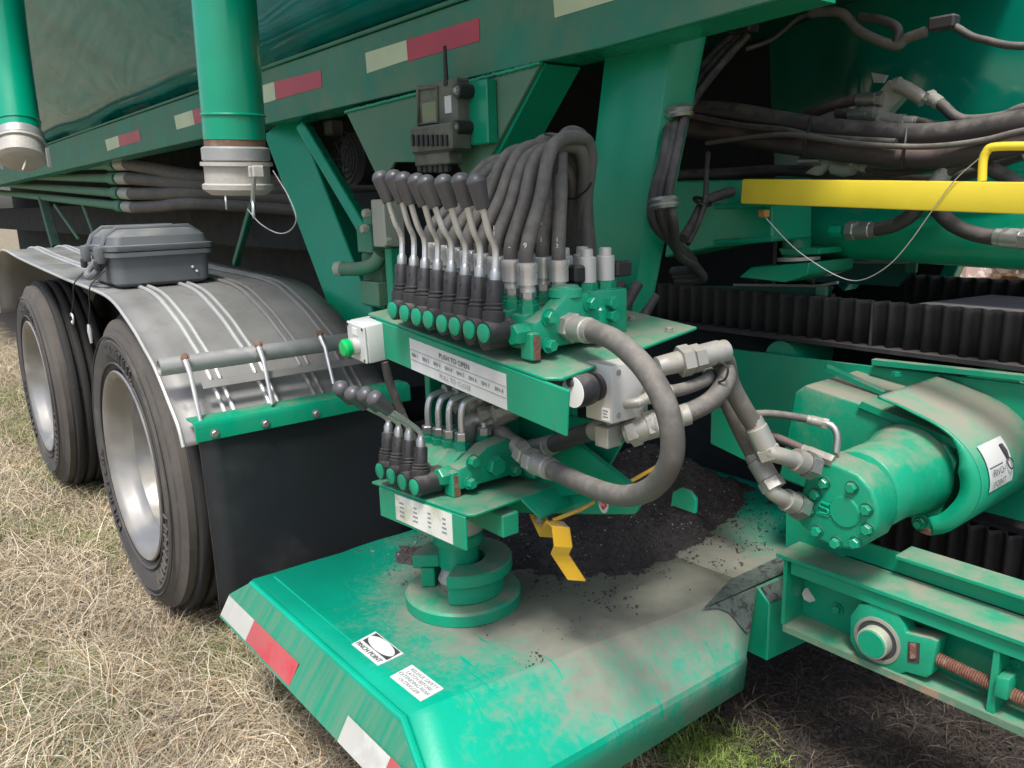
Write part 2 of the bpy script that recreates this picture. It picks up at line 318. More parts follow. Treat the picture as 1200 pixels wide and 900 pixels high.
# glossy sloping hopper side above the rail: leans outward going up
def quad(a, b, c, d, th, n):
    return G().prism([a, b, c, d], Vector(n)*th)
z0h = 1.70
hull = G()
prof = [(1.215, 1.70), (1.12, 1.80), (.98, 1.93), (.80, 2.10), (.58, 2.31), (.34, 2.56)]
xs = np.linspace(-16.0, -.78, 60)
vs = []; fs = []
for i, x in enumerate(xs):
    for (y, z) in prof:
        wob = .006*math.sin(x*2.3+z*3)+.004*math.sin(x*5.1+1.3+z*7)
        vs.append((x, y+wob*.7, z+wob*.7))
n = len(prof)
for i in range(len(xs)-1):
    for k in range(n-1): fs.append((i*n+k, i*n+k+1, (i+1)*n+k+1, (i+1)*n+k))
hull.add(vs, fs)
ho = M('hopper_side', hull, 'green_hull', tr, ang=60); sm = ho.modifiers.new('thick', 'SOLIDIFY'); sm.thickness = .006
# ridge seam on hull
M('hull_seam', G().tube([V(-16.0, 1.195, 1.703), V(-.78, 1.195, 1.703)], .006, 8), 'green_haze', tr)
# belly plate that closes the trailer overhead
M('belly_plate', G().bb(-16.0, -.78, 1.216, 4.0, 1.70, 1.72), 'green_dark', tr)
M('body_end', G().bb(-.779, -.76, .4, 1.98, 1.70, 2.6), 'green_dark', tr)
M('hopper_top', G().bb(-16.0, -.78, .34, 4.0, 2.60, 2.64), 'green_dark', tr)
# side rail, a channel with lower flange
rl = G(); rl.prism([V(-16.0, YR, 1.478), V(-1.19, YR, 1.53), V(-.78, YR, 1.545), V(-.78, YR, 1.697), V(-16.0, YR, 1.697)], (0, .012, 0))
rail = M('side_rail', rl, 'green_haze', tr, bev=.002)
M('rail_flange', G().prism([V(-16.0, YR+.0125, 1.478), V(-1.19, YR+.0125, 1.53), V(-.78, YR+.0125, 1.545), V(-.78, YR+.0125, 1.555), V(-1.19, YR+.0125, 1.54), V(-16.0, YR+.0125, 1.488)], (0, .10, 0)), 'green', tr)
# reflective tape on the rail, each strip a part
def tape_px(a, b, c, d, m, nm, lbl=None):
    q = [P(*p, 'Y', YR-.0015) for p in (a, b, c, d)]
    o = M(nm, G().prism(q, (0, .0012, 0)), m, tr); return o
tape_px((428, 62), (476, 47), (478, 70), (430, 86), 'tape_cream', 'white_tape')
tape_px((476, 47), (561, 21), (562, 48), (478, 72), 'tape_red', 'red_tape')
tape_px((648, -6), (718, -26), (720, 0), (650, 21), 'tape_cream', 'white_tape')
tape_px((304, 101), (321, 96), (323, 117), (306, 122), 'tape_cream', 'white_tape')
tape_px((321, 96), (376, 82), (377, 102), (323, 117), 'tape_red', 'red_tape')
tape_px((204, 136), (225, 129), (228, 146), (207, 152), 'tape_cream', 'white_tape')
tape_px((225, 129), (250, 122), (252, 139), (228, 146), 'tape_red', 'red_tape')
tape_px((123, 164), (138, 159), (140, 172), (126, 177), 'tape_cream', 'white_tape')
tape_px((138, 159), (163, 152), (165, 165), (140, 172), 'tape_red', 'red_tape')
# gusset plate under the rail carrying the radio receiver
gq = [P(*p, 'Y', 1.195) for p in ((374, 136), (632, 74), (600, 180), (560, 196), (440, 228), (405, 168))]
gq = [P(405, 131, 'Y', 1.196), P(634, 73, 'Y', 1.196), P(630, 80, 'Y', 1.196), P(575, 182, 'Y', 1.196), P(548, 215, 'Y', 1.196), P(535, 190, 'Y', 1.196), P(462, 190, 'Y', 1.196), P(447, 218, 'Y', 1.196)]
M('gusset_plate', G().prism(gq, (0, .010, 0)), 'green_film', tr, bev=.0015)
M('gusset_return', G().prism([P(634, 73, 'Y', 1.2065), P(578, 180, 'Y', 1.2065), P(548, 216, 'Y', 1.2065), P(552, 219, 'Y', 1.2065), P(584, 182, 'Y', 1.2065), P(640, 75, 'Y', 1.2065)], (0, .10, 0)), 'green', tr)
# big diagonal channel brace (left) and the thinner one beside it
def beam(name, a, b, w, d, m, up=EY, par=tr, bev=.004):
    a = Vector(a); b = Vector(b); t = (b-a).normalized(); s = t.cross(up).normalized(); u = s.cross(t)
    return M(name, G().box((a+b)/2, (w, d, (b-a).length), (s, u, t)), m, par, bev=bev)
beam('diagonal_brace', P(338, 150, 'Y', 1.30), P(440, 415, 'Y', 1.30), .15, .10, 'green', V(.6, -.8, 0))
beam('diagonal_strut', P(349, 150, 'Y', 1.25)+V(.05, 0, 0), P(432, 275, 'Y', 1.25), .035, .05, 'green', V(.6, -.8, 0))
beam('support_post', P(296, 240, 'Y', 1.5), P(276, 310, 'Y', 1.5), .03, .03, 'green_haze')
# wide formed post beside the hose bundle
bl = [P(709, 62, 'Y', 1.3), P(787, 44, 'Y', 1.3), P(738, 385, 'Y', 1.3), P(672, 385, 'Y', 1.3)]
br = [P(787, 44, 'Y', 1.3), P(823, 30, 'Y', 1.36), P(752, 385, 'Y', 1.33), P(738, 385, 'Y', 1.3)]
pg = G(); th = V(0, .012, 0)
vs = [bl[0], bl[1], br[1], bl[3], bl[2], br[2]]
pg.add([*vs, *[v+V(.0, .02, 0) for v in vs]], [(0, 3, 4, 1), (1, 4, 5, 2), (6, 7, 10, 9), (7, 8, 11, 10), (0, 1, 7, 6), (1, 2, 8, 7), (2, 5, 11, 8), (3, 9, 10, 4), (4, 10, 11, 5), (0, 6, 9, 3)])
M('upright_post', pg, 'green', tr, bev=.006, seg=3, ang=50)
def weld(a, b, r_=.004):
    a = Vector(a); b = Vector(b); n_ = max(4, int((b-a).length/.010)); pts = [a+(b-a)*(k/n_)+V(random.uniform(-.001, .001), -.0005, random.uniform(-.001, .001)) for k in range(n_+1)]
    M('weld_bead', G().tube(pts, [r_*(1+.35*(k % 2)) for k in range(n_+1)], 7), 'green', tr)
weld(P(405, 131, 'Y', 1.1945), P(634, 74, 'Y', 1.1945)); weld(P(709, 60, 'Y', 1.2985), P(787, 43, 'Y', 1.2985))
# inner wall and skirt added as dark backdrop, centre beam; shade painted in near-black
M('inner_wall', G().prism([V(-16.0, 2.25, .55), V(-1.50, 2.25, .55), V(-1.50, 2.25, 1.699), V(-16.0, 2.25, 1.699)], (0, .02, 0)), 'under_shade', tr)
M('centre_beam', G().bb(-16.0, -1.9, 1.75, 1.95, 1.02, 1.30), 'under_shade', tr, bev=.01)
M('lower_backdrop', G().bb(-16.0, -1.5, 2.60, 2.63, .05, .9), 'under_shade', tr)
# slanted hopper wall seen at the right behind the hoses
hw = G(); vs = []; fs = []
pr = [(2.00, 2.40), (2.00, 1.695), (2.008, 1.5), (2.024, 1.3), (2.05, 1.12)]
xs2 = np.linspace(-1.80, .1, 26)
for x in xs2:
    for (y, z) in pr: vs.append((x, y+.006*math.sin(x*4+z*5)+max(0, -1.10-x)*.55+max(0, x+.72)**2*.5, z))
for i in range(len(xs2)-1):
    for k in range(4): fs.append((i*5+k, i*5+k+1, (i+1)*5+k+1, (i+1)*5+k))
hw.add(vs, fs); o = M('hopper_wall', hw, 'green', tr, ang=60); o.data.materials[0] = mat('green_gloss', (.002, .17, .115), .07, coat=.8); o.modifiers.new('t', 'SOLIDIFY').thickness = .006
beam('wall_rib', V(-1.02, 2.02, 1.69), V(-1.16, 2.16, 1.2), .03, .012, 'green', EY)
# cross members at the right with daylight behind
M('hose_tray', G().prism([P(790, 212, 'Y', 1.62), P(905, 210, 'Y', 1.62), P(905, 283, 'Y', 1.62), P(835, 290, 'Y', 1.62), P(778, 302, 'Y', 1.62)], (0, .16, 0)), 'green', tr, bev=.004)
M('tray_rib', G().tube([P(838, 242, 'Y', 1.615), P(900, 240, 'Y', 1.615)], .006, 8), 'green', tr)
M('tray_rib', G().tube([P(838, 284, 'Y', 1.615), P(905, 280, 'Y', 1.615)], .006, 8), 'green', tr)
beam('far_upright', P(1046, 255, 'Y', 3.2), P(985, 330, 'Y', 3.2), .11, .1, 'green_clean')
beam('far_upright', P(1144, 255, 'Y', 3.2), P(1110, 330, 'Y', 3.2), .05, .06, 'green_clean')
M('far_backdrop', G().prism([P(740, 120, 'Y', 3.45), P(1112, 120, 'Y', 3.45), P(1108, 370, 'Y', 3.45), P(740, 370, 'Y', 3.45)], (0, .03, 0)), 'under_shade', tr)  # dark sheet added to stand in for the shade beyond the belt
M('far_plate', G().prism([P(985, 285, 'Y', 3.3), P(1056, 285, 'Y', 3.3), P(1048, 312, 'Y', 3.3), P(980, 312, 'Y', 3.3)], (0, .02, 0)), 'green_clean', tr)
beam('far_upright', P(1197, 158, 'Y', 3.2), P(1160, 250, 'Y', 3.2), .06, .06, 'green_clean')
# axle
for nx in (-2.58, -4.10):
    M('axle_beam', G().cyl(V(nx, .8, .5), V(nx, 3.0, .5), .065), 'under_shade', tr)
# ------------------------------------------------------------------ wheels
def wheel(x, z, y0, R, dual, nm):
    wh = bpy.data.objects.new('wheel', None); col.objects.link(wh); wh.parent = tr; wh.location = V(x, y0+.12, z)-WL[tr]; WL[wh] = V(x, y0+.12, z)
    ax = V(0, 1, 0)
    # (distance inward from the outer face, radius)
    t = G(); RI = .282
    t.lathe(V(x, y0, z), ax, [(.030, RI), (.012, RI+.016), (.002, RI+.05), (-.004, RI+.10), (.002, R-.075), (.012, R-.055), (.030, R-.022), (.20, R-.022), (.235, R-.06), (.25, RI+.08), (.22, RI), (.03, RI)], 120, 0, False)
    ty = M('tyre', t, 'tyre', wh, ang=40)
    sh = G(); sh.lathe(V(x, y0, z), ax, [(.0015, R-.078), (.006, R-.064), (.0145, R-.051), (.029, R-.0205), (.050, R-.0195), (.050, R-.03), (.02, R-.07)], 120, 0, False)
    M('shoulder', sh, 'tyre_mud', ty, ang=50)
    # tread ribs
    for k in range(4):
        a = .055+k*.040
        M('tread_rib', G().lathe(V(x, y0, z), ax, [(a, R-.03), (a+.002, R-.004), (a+.006, R), (a+.026, R), (a+.030, R-.004), (a+.032, R-.03)], 120, 0, False), 'tread', ty, ang=50)
    # sidewall mouldings
    M('bead_ring', G().torus(V(x, y0+.0015, z), ax, RI+.035, .0035, 64, 6), 'tyre', ty)
    M('sidewall_ring', G().torus(V(x, y0-.002, z), ax, RI+.115, .003, 64, 6), 'tyre', ty)
    for a0, nn in ((rad(60), 9), (rad(185), 9), (rad(300), 10)):
        lt = G()
        for k in range(nn):
            a = a0+k*rad(5.5); rr = RI+.072
            c = V(x, y0-.0045, z)+V(math.cos(a), 0, math.sin(a))*rr; e = V(math.cos(a), 0, math.sin(a)); tt = V(-math.sin(a), 0, math.cos(a))
            wv = .5+.5*random.random()
            lt.box(c+tt*.006, (.032, .004, .006), (e, EY, tt)); lt.box(c+e*(.012*(1 if k % 2 else -1)), (.006, .004, .018*wv), (e, EY, tt))
            if k % 3: lt.box(c-tt*.007, (.030*wv, .004, .005), (e, EY, tt))
        o = M('raised_moulding', lt, 'tyre', ty); o['kind'] = 'stuff'
    r = G()
    r.lathe(V(x, y0, z), ax, [(.022, RI+.002), (.004, RI+.012), (.000, RI+.008), (.004, RI-.004), (.018, RI-.014), (.05, RI-.028), (.07, RI-.040), (.075, RI-.052), (.125, RI-.060), (.15, RI-.075), (.155, .12), (.165, .0)], 120, 0, False)
    ri = M('rim', r, 'rim', wh, ang=40)
    M('hub', G().lathe(V(x, y0, z), ax, [(.125, 0), (.125, .065), (.132, .075), (.16, .08)], 32), 'steel', ri)
    for k in range(10):
        a = 2*math.pi*k/10
        M('wheel_nut', G().hexa(V(x+.125*math.cos(a), y0+.156, z+.125*math.sin(a)), (0, -1, 0), .016, .028), 'steel', ri)
    # inner dual
    t2 = G(); t2.lathe(V(x, y0+.31, z), ax, [(.0, RI), (-.004, RI+.1), (.012, R-.055), (.035, R-.008), (.19, R-.008), (.23, R-.06), (.22, RI), (0, RI)], 48, 0, False)
    M('inner_tyre', t2, 'tread', wh, ang=40)
wheel(-2.58, .488, .56, .465, True, 'near'); wheel(-4.10, .488, .56, .465, True, 'far')
# ------------------------------------------------------------------ mudguard
fpx = [(8, 294), (22, 302), (50, 315), (80, 328), (106, 338), (124, 346), (136, 356), (148, 372), (160, 390), (170, 408), (180, 426), (188, 444), (200, 474), (210, 500), (216, 524)]
fp = [P(x, y, 'Y', .57) for (x, y) in fpx]
fp = [V(-4.98, .57, .74), V(-4.90, .57, .90), V(-4.78, .57, 1.02), V(-4.62, .57, 1.068)]+fp
fz = spline(fp, 4)
YF0, YF1 = .57, 1.16
def fnorm(i):
    t = (fz[min(i+1, len(fz)-1)]-fz[max(i-1, 0)]).normalized(); n = V(-t.z, 0, t.x); return n if n.z > 0 or n.x > 0 else -n
fg = T('mudguard', 'dusty ribbed aluminium mudguard curving over both trailer wheels', 'mudguard', (-2.9, .86, .97))
sh = G(); m = len(fz); vs = []; fs = []
ys = np.linspace(YF0, YF1, 10)
for i in range(m):
    for y in ys: vs.append(V(fz[i].x, y, fz[i].z))
q = len(ys)
for i in range(m-1):
    for k in range(q-1): fs.append((i*q+k, (i+1)*q+k, (i+1)*q+k+1, i*q+k+1))
sh.add(vs, fs); so_ = M('guard_sheet', sh, 'alu_fender', fg, ang=60); so_.modifiers.new('t', 'SOLIDIFY').thickness = .004
M('rolled_edge', G().tube([p+V(0, -.002, 0) for p in fz], .005, 8), 'alu_bright', fg)
for j, yy in enumerate((.70, .82, .95, 1.07)):
    for dy in (-.012, .012):
        M('rib', G().tube([V(fz[i].x, yy+dy, fz[i].z)+fnorm(i)*.0045 for i in range(m)], .0065, 8), 'alu_bright' if j < 2 else 'alu_fender', fg)
tb0 = P(184, 430, 'Y', .55); tb1 = V(tb0.x, 1.42, tb0.z); OFFT = V(.012, 0, .0)
st = T('mudguard_bracket', 'grey support tube with hooked bolts across the back of the mudguard', 'bracket', tb0)
tbo = G(); tbo.lathe(tb0+OFFT, (0, 1, 0), [(.02, .016), (0, .017), (0, .0225), (.86, .0225)], 24); M('tube', tbo, 'galv', st)
# flat strap below the tube and the bolts
M('strap', G().box(tb0+V(.045, .40, -.055), (.004, .62, .022), (V(.8, 0, .6), EY, V(-.6, 0, .8))), 'alu_fender', st, bev=.001)
for (a, b) in (((217, 420), (236, 497)), ((303, 405), (319, 474)), ((375, 393), (391, 450))):
    p0 = P(*a, 'X', tb0.x+.040); p1 = P(*b, 'X', tb0.x+.115)
    o = M('hook_bolt', G().tube([p0, p0*.75+p1*.25+V(.012, 0, 0), p1], [.008, .006, .005], 10), 'steel_clean', st)
    M('bolt_head', G().bolt(p0+V(0, 0, .002), V(.75, -.55, .35), .0085), 'rust_band', o)
# ------------------------------------------------------------------ mud flap
XF = -2.0
mf = T('mud_flap', 'black rubber mud flap hanging from a green angle iron behind the wheel', 'mud flap', (XF, .85, .25))
fl = G(); vs = []; fs = []
ysf = np.linspace(.595, 1.18, 12); zsf = np.linspace(.715, .235, 14)
for y in ysf:
    for z in zsf: vs.append(V(XF+.01+.02*math.sin((.72-z)*3)+.008*math.sin(y*9+z*4), y, z))
for i in range(11):
    for k in range(13): fs.append((i*14+k, i*14+k+1, (i+1)*14+k+1, (i+1)*14+k))
fl.add(vs, fs); o = M('rubber_sheet', fl, 'flap', mf, ang=60); o.modifiers.new('t', 'SOLIDIFY').thickness = .01
br_ = G(); br_.prism([V(XF-.035, .585, .742), V(XF+.012, .585, .742), V(XF+.024, .585, .736), V(XF+.028, .585, .725), V(XF+.028, .585, .690), V(XF+.022, .585, .690), V(XF+.022, .585, .722), V(XF+.010, .585, .735), V(XF-.035, .585, .735)], (0, .61, 0))
bk = M('angle_iron', br_, 'green', mf, bev=.001)
for yy in (.63, .76, .90, 1.04): M('bolt', G().bolt(V(XF+.029, yy, .706), EX, .0085, .006), 'steel', bk)
# ------------------------------------------------------------------ equipment case
cs = T('equipment_case', 'dusty grey plastic hard case lying on the mudguard', 'case', (-2.86, .78, 1.03))
cx0, cx1, cy0, cy1, cz = -3.02, -2.68, .605, .925, 1.014; CK = 1.36
def rrect(x0, x1, y0, y1, z, r, n=5):
    out = []
    for (cx, cy, a) in ((x1-r, y1-r, 0), (x0+r, y1-r, 90), (x0+r, y0+r, 180), (x1-r, y0+r, 270)):
        for k in range(n+1): t = rad(a+90*k/n); out.append(V(cx+r*math.cos(t), cy+r*math.sin(t), z))
    return out
def loft(rings, cap=True):
    g = G(); n = len(rings[0]); vs = [p for r in rings for p in r]; fs = []
    for i in range(len(rings)-1):
        for k in range(n): j = (k+1) % n; fs.append((i*n+k, i*n+j, (i+1)*n+j, (i+1)*n+k))
    if cap: fs.append(tuple(range(n-1, -1, -1))); fs.append(tuple((len(rings)-1)*n+k for k in range(n)))
    return g.add(vs, fs)
def rr(i, z, r=.03): return rrect(cx0+i, cx1-i, cy0+i, cy1-i, z, r)
M('case_base', loft([rr(.030, cz), rr(.018, cz+CK*.008), rr(.014, cz+CK*.066), rr(.002, cz+CK*.068), rr(.002, cz+CK*.078)]), 'case_grey', cs, ang=40)
lid = M('case_lid', loft([rr(.002, cz+CK*.080), rr(.000, cz+CK*.082), rr(.000, cz+CK*.092), rr(.012, cz+CK*.094), rr(.018, cz+CK*.112), rr(.05, cz+CK*.128), rr(.06, cz+CK*.1285)]), 'case_grey', cs, ang=40)
for xx in (cx0+.07, cx1-.09):
    M('lid_rib', G().tube([V(xx, cy0+.004, cz+CK*.09), V(xx, cy0+.018, cz+CK*.113), V(xx, cy0+.05, cz+CK*.130), V(xx, cy1-.05, cz+CK*.130), V(xx, cy1-.018, cz+CK*.113)], .008, 8), 'case_grey', lid)
    M('latch', G().box(V(xx, cy0-.008, cz+CK*.072), (.05, .022, .052)), 'case_grey', cs, bev=.006, seg=2)
    M('latch_catch', G().box(V(xx, cy0-.016, cz+CK*.05), (.034, .016, .03)), 'plastic_black', cs, bev=.004, seg=2)
M('handle', G().tube(spline([V(cx0+.12, cy0+.01, cz+CK*.055), V(cx0+.125, cy0-.02, cz+CK*.03), V((cx0+cx1)/2, cy0-.028, cz+CK*.022), V(cx1-.125, cy0-.02, cz+CK*.03), V(cx1-.12, cy0+.01, cz+CK*.055)], 6), .011, 10), 'case_grey', cs)
for yy, zz in ((.85, .050), (.862, .036)): M('rivet', G().lathe(V(cx1-.015, yy, cz+zz), EX, [(0, .004), (.003, .004), (.004, 0)], 10), 'paint_white', cs)
# two snap hooks hanging from the mudguard edge
for k, (px, col_) in enumerate((((88, 335), (84, 366)), ((106, 340), (104, 380)))):
    a = P(*px, 'Y', .555); b = P(*col_, 'Y', .555)
    hk = T('snap_hook', ('curved' if k == 0 else 'straight')+' steel snap hook hanging on a thin cord from the mudguard edge', 'hook', b, 'snap hooks on mudguard')
    M('cord', G().tube(spline([a+V(-.01, .05, .055), a+V(0, 0, .01), a*.5+b*.5+V(.005, 0, 0), b], 5), .0022, 6), 'zip', hk)
    if k == 0: M('hook', G().torus(b+V(-.006, 0, -.022), (0, 1, 0), .017, .0035, 20, 8, .6, 5.6), 'steel_clean', hk)
    else: M('hook', G().tube([b, b+V(.001, 0, -.02), b+V(.002, 0, -.06)], [.005, .0075, .004], 10), 'steel_clean', hk)
# ------------------------------------------------------------------ drop pipes
def cap_on(pipe_end, axis, r, par):
    ax = Vector(axis).normalized()
    cp = bpy.data.objects.new('coupling_cap', None); col.objects.link(cp); WL[cp] = Vector(pipe_end)+ax*.1; cp.parent = par; cp.location = WL[cp]-WL[par]
    e = Vector(pipe_end)
    M('adapter', G().lathe(e, ax, [(0, r*1.02), (.004, r*1.10), (.028, r*1.10), (.032, r*1.03)], 36), 'galv', cp)
    M('cap_body', G().lathe(e+ax*.0325, ax, [(0, r*1.16), (.008, r*1.17), (.010, r*1.06), (.045, r*1.06), (.048, r*1.16), (.058, r*1.15), (.064, r*1.02), (.070, r*.9), (.071, 0)], 40), 'cap_cast', cp, ang=40)
    u, v, _ = basis(ax)
    return cp, e, ax
dpx = P(272, 60, 'Y', .70).x
dp = T('drop_pipe', 'tall green discharge pipe with grey camlock cap in front of the side rail', 'pipe', (dpx, .70, 1.39))
pa = P(258, -60, 'Y', .70); pb = P(276, 172, 'Y', .70); pdir = (pb-pa).normalized(); pr_ = .066
pe = pb-pdir*.014
M('pipe_wall', G().lathe(pa-pdir*.5, pdir, [(0, pr_), ((pe-pa).length+.5, pr_)], 48), 'green_clean', dp)
wb = P(271, 136, 'Y', .70); M('weld_bead', G().torus(pb+pdir*(wb.z-pb.z)/pdir.z, pdir, pr_, .0035, 40, 8), 'green_clean', dp)
M('bare_band', G().lathe(pe, pdir, [(.0005, pr_*.985), (.0135, pr_*.985)], 40), 'rust_band', dp)
cp, e, ax = cap_on(pb, pdir, pr_, dp)
# cam arms with rings
e2 = pb+pdir*.06
for (px1, px2) in (((298, 205), (296, 238)),):
    a = P(*px1, 'Y', .70-.072); b = P(*px2, 'Y', .70-.072)
    for s_ in (-.010, .010): M('ear', G().box(a+V(s_, .004, .006), (.006, .022, .022)), 'cap_cast', cp, bev=.002)
    M('cam_arm', G().box((a+b)/2, (.010, .006, (a-b).length), (EX, EY, (a-b).normalized())), 'steel', cp, bev=.001)
    M('pull_ring', G().torus(b+V(0, 0, -.012), (.35, 1, 0), .0155, .0025, 24, 6), 'steel_clean', cp)
a = P(263, 226, 'Y', .70+.05); M('cam_arm', G().box(a+V(0, 0, .01), (.008, .005, .03)), 'steel', cp); M('pull_ring', G().torus(a+V(0.004, 0, -.024), (.35, 1, 0), .0155, .0025, 24, 6), 'steel_clean', cp)
cw = [P(*p, 'Y', .66) for p in ((290, 245), (305, 262), (325, 273), (340, 270), (347, 255), (338, 230), (320, 200))]
tag(M('retaining_wire', G().tube(spline(cw, 8), .0011, 6), 'wire'), 'thin steel wire loop hanging from the near pipe cap ring', 'wire')
lp = T('drop_pipe', 'bent green discharge pipe with round grey cap at the left picture edge', 'pipe', P(25, 150, 'Y', .50))
l0, l1, l2, l3 = P(-4, -60, 'Y', .50), P(3, 10, 'Y', .495), P(12, 80, 'Y', .49), P(23, 156, 'Y', .48)
ld = (l3-l2).normalized(); lr = .062
M('pipe_wall', G().tube(spline([l0, l1, l2, l3], 8), lr, 40), 'green_clean', lp)
M('weld_bead', G().torus(l3-ld*.035, ld, lr, .0032, 36, 8), 'green_clean', lp)
cp2, e, ax = cap_on(l3, (ld+V(.35, -.15, 0)*.6).normalized(), lr, lp)
for px in ((2, 190), (57, 185)):
    a = P(*px, 'Y', .47); M('cam_arm', G().box(a, (.01, .01, .05)), 'steel', cp2, bev=.001)
M('centre_stud', G().cyl(P(31, 188, 'Y', .475), P(31, 188, 'Y', .475)+V(.01, -.015, -.03), .004), 'cap_cast', cp2)
# ------------------------------------------------------------------ row of horizontal pipes at far left with hoses
rows = [((-30, 198), (128, 193), (150, 192), (244, 208)), ((-30, 205), (130, 209), (152, 209), (244, 216)), ((-30, 213), (134, 226), (155, 227), (244, 226)), ((-30, 222), (138, 241), (158, 243), (244, 238))]
order = ['topmost', 'second', 'third', 'lowest']
for k, (a, b, c, d) in enumerate(rows):
    yy = 1.33+.03*k
    A = P(*a, 'Y', yy); B = P(*b, 'Y', yy); C_ = P(*c, 'Y', yy); D = P(*d, 'Y', 1.5)
    pp = T('transfer_pipe', f'{order[k]} of four thin green pipes under the rail at far left', 'pipe', B, 'horizontal green pipes')
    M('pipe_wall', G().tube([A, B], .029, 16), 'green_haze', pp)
    M('pipe_flange', G().cyl(B, B*.6+C_*.4, .038, n=20), 'green_haze', pp)
    hh = T('bulk_hose', f'{order[k]} of four dull rubber hoses clamped to the green pipes', 'hose', C_, 'hoses on horizontal pipes')
    M('ferrule', G().cyl(B*.5+C_*.5, C_, .036, n=20), 'coupling', hh)
    M('rubber_hose', G().tube(spline([C_, C_*.6+D*.4, D, D+V(.9, .5, -.08)], 8), .036, 16), 'hose', hh)
beam('pipe_rack', P(50, 232, 'Y', 1.42), P(66, 290, 'Y', 1.42), .07, .07, 'green_dark')
beam('rack_stay', P(64, 240, 'Y', 1.42), P(92, 280, 'Y', 1.42), .02, .02, 'green_haze')
beam('rack_stay', P(97, 240, 'Y', 1.42), P(110, 275, 'Y', 1.42), .02, .02, 'green_haze')
# round dark fan grille in the opening beside the braces
fc = P(404, 186, 'Y', 1.40)
fn = T('cooling_fan', 'dark round wire fan guard in the shadow beneath the rail', 'fan', fc)
M('housing', G().cyl(fc+V(0, .03, 0), fc+V(0, .1, 0), .09, n=28), 'plastic_black', fn)
for r_ in (.03, .05, .07, .09): M('guard_ring', G().torus(fc, EY, r_, .003, 28, 6), 'plastic_black', fn)
for k in range(8): M('guard_spoke', G().tube([fc+V(0, -.004, 0), fc+V(.09*math.cos(k*.785), -.004, .09*math.sin(k*.785))], .0025, 6), 'plastic_black', fn)
M('terminal_box', G().box(P(391, 150, 'Y', 1.4), (.06, .05, .05)), 'receiver', fn, bev=.005)
# ------------------------------------------------------------------ radio receiver
YQ = 1.13
def qx(x, y, Y=YQ): return P(x, y, 'Y', Y)
rc = T('radio_receiver', 'dusty dark radio receiver box with antenna on the gusset plate', 'receiver', qx(510, 200))
def pbox(name, par, m, x0, y0, x1, y1, Y0, dep, bev=.003):
    a = qx(x0, y0, Y0); b = qx(x1, y1, Y0)
    return M(name, G().box(((a.x+b.x)/2, Y0+dep/2, (a.z+b.z)/2), (abs(a.x-b.x), dep, abs(a.z-b.z))), m, par, bev=bev)
pbox('mount_bracket', rc, 'green', 530, 100, 572, 168, 1.165, .03)
bx = pbox('body', rc, 'receiver', 486, 101, 536, 150, YQ, .04, .004)
M('bezel', G().tube([qx(490, 104, YQ-.003), qx(512, 102, YQ-.003), qx(513, 143, YQ-.003), qx(490, 146, YQ-.003), qx(490, 104, YQ-.003)], .004, 8), 'receiver', bx)
pbox('screen', rc, 'screen', 494, 121, 511, 142, YQ-.001, .004, .001)
pbox('label_plate', rc, 'white', 520.5, 113, 529, 132, YQ-.002, .003, .0005)
pbox('lower_shell', rc, 'receiver', 480, 150, 529, 176, YQ-.022, .06, .005)
pbox('connector', rc, 'receiver', 485, 176, 526, 192, YQ-.012, .04, .003)
for k in range(6): pbox('gland', rc, 'plastic_black', 488+k*6.2, 191, 493+k*6.2, 200+random.random()*4, YQ-.006+.004*(k % 2), .014, .002)
for k in range(8): pbox('fin', rc, 'plastic_black', 481+k*5.6, 158, 484+k*5.6, 171, YQ-.028, .008, .001)
for (x, y) in ((537, 106), (536, 149)):
    c = qx(x, y, YQ); sm_ = M('shock_mount', G().cyl(c+V(.0, -.004, 0), c+V(0, .035, 0), .016), 'plastic_black', rc); M('screw', G().bolt(c+V(0, -.004, 0), -EY, .007), 'fitting', sm_)
a = qx(523, 100); M('antenna', G().tube([a, a+V(0, 0, .02), a+V(.0, 0, .085)], [.007, .0055, .004], 10), 'plastic_black', rc)
# ------------------------------------------------------------------ outrigger deck
ZT = .385; Y0, Y1, Y2 = .61, 1.42, 2.05; X0, XB = -1.79, -1.075
dk = T('outrigger_deck', 'wide dusty green outrigger deck with folded front edge', 'deck', (-1.4, 1.0, .15))
XS, ZS, ZL = -.93, .235, .155
top = G(); TH = .008
def nb(x): return .0025*math.sin(x*7)+.002*math.sin(x*13+1)
# top sheet + front slope + lip as one folded sheet
L1, R1 = P(470, 845, 'Z', ZT), P(886, 687, 'Z', ZT); XL_ = -.93; R2 = P(876, 772, 'X', XL_); L2 = P(660, 896, 'X', XL_); L2 = L2+(L2-R2)*((.572-L2.y)/(L2.y-R2.y)); R3 = P(871, 808, 'X', R2.x); L3 = V(L2.x, .560, R3.z)
Lr = [V(X0, Y0+.012, ZT), L1+V(-.010, .012, 0), L1+V(.003, .012, -.005), L2+V(-.003, 0, .006), L2+V(0, 0, -.006), L3]
Rr = [V(X0, Y1, ZT), R1+V(-.010, 0, 0), R1+V(.003, 0, -.005), R2+V(-.003, 0, .006), R2+V(0, 0, -.006), R3]
XS, ZS, ZL = L2.x, L2.z, L3.z; XB = L1.x
vs = []; fs = []; NT = 14; n = 6
for i in range(NT+1):
    t = i/NT
    for k in range(n): q_ = Lr[k]*(1-t)+Rr[k]*t; vs.append(q_+V(0, 0, nb(q_.y*3+q_.x)*.5 if k < 3 else 0))
for i in range(NT):
    for k in range(n-1): fs.append((i*n+k, i*n+k+1, (i+1)*n+k+1, (i+1)*n+k))
top.add(vs, fs)
o = M('deck_sheet', top, 'platform', dk, ang=14); sdm = o.modifiers.new('t', 'SOLIDIFY'); sdm.thickness = TH; sdm.offset = -1
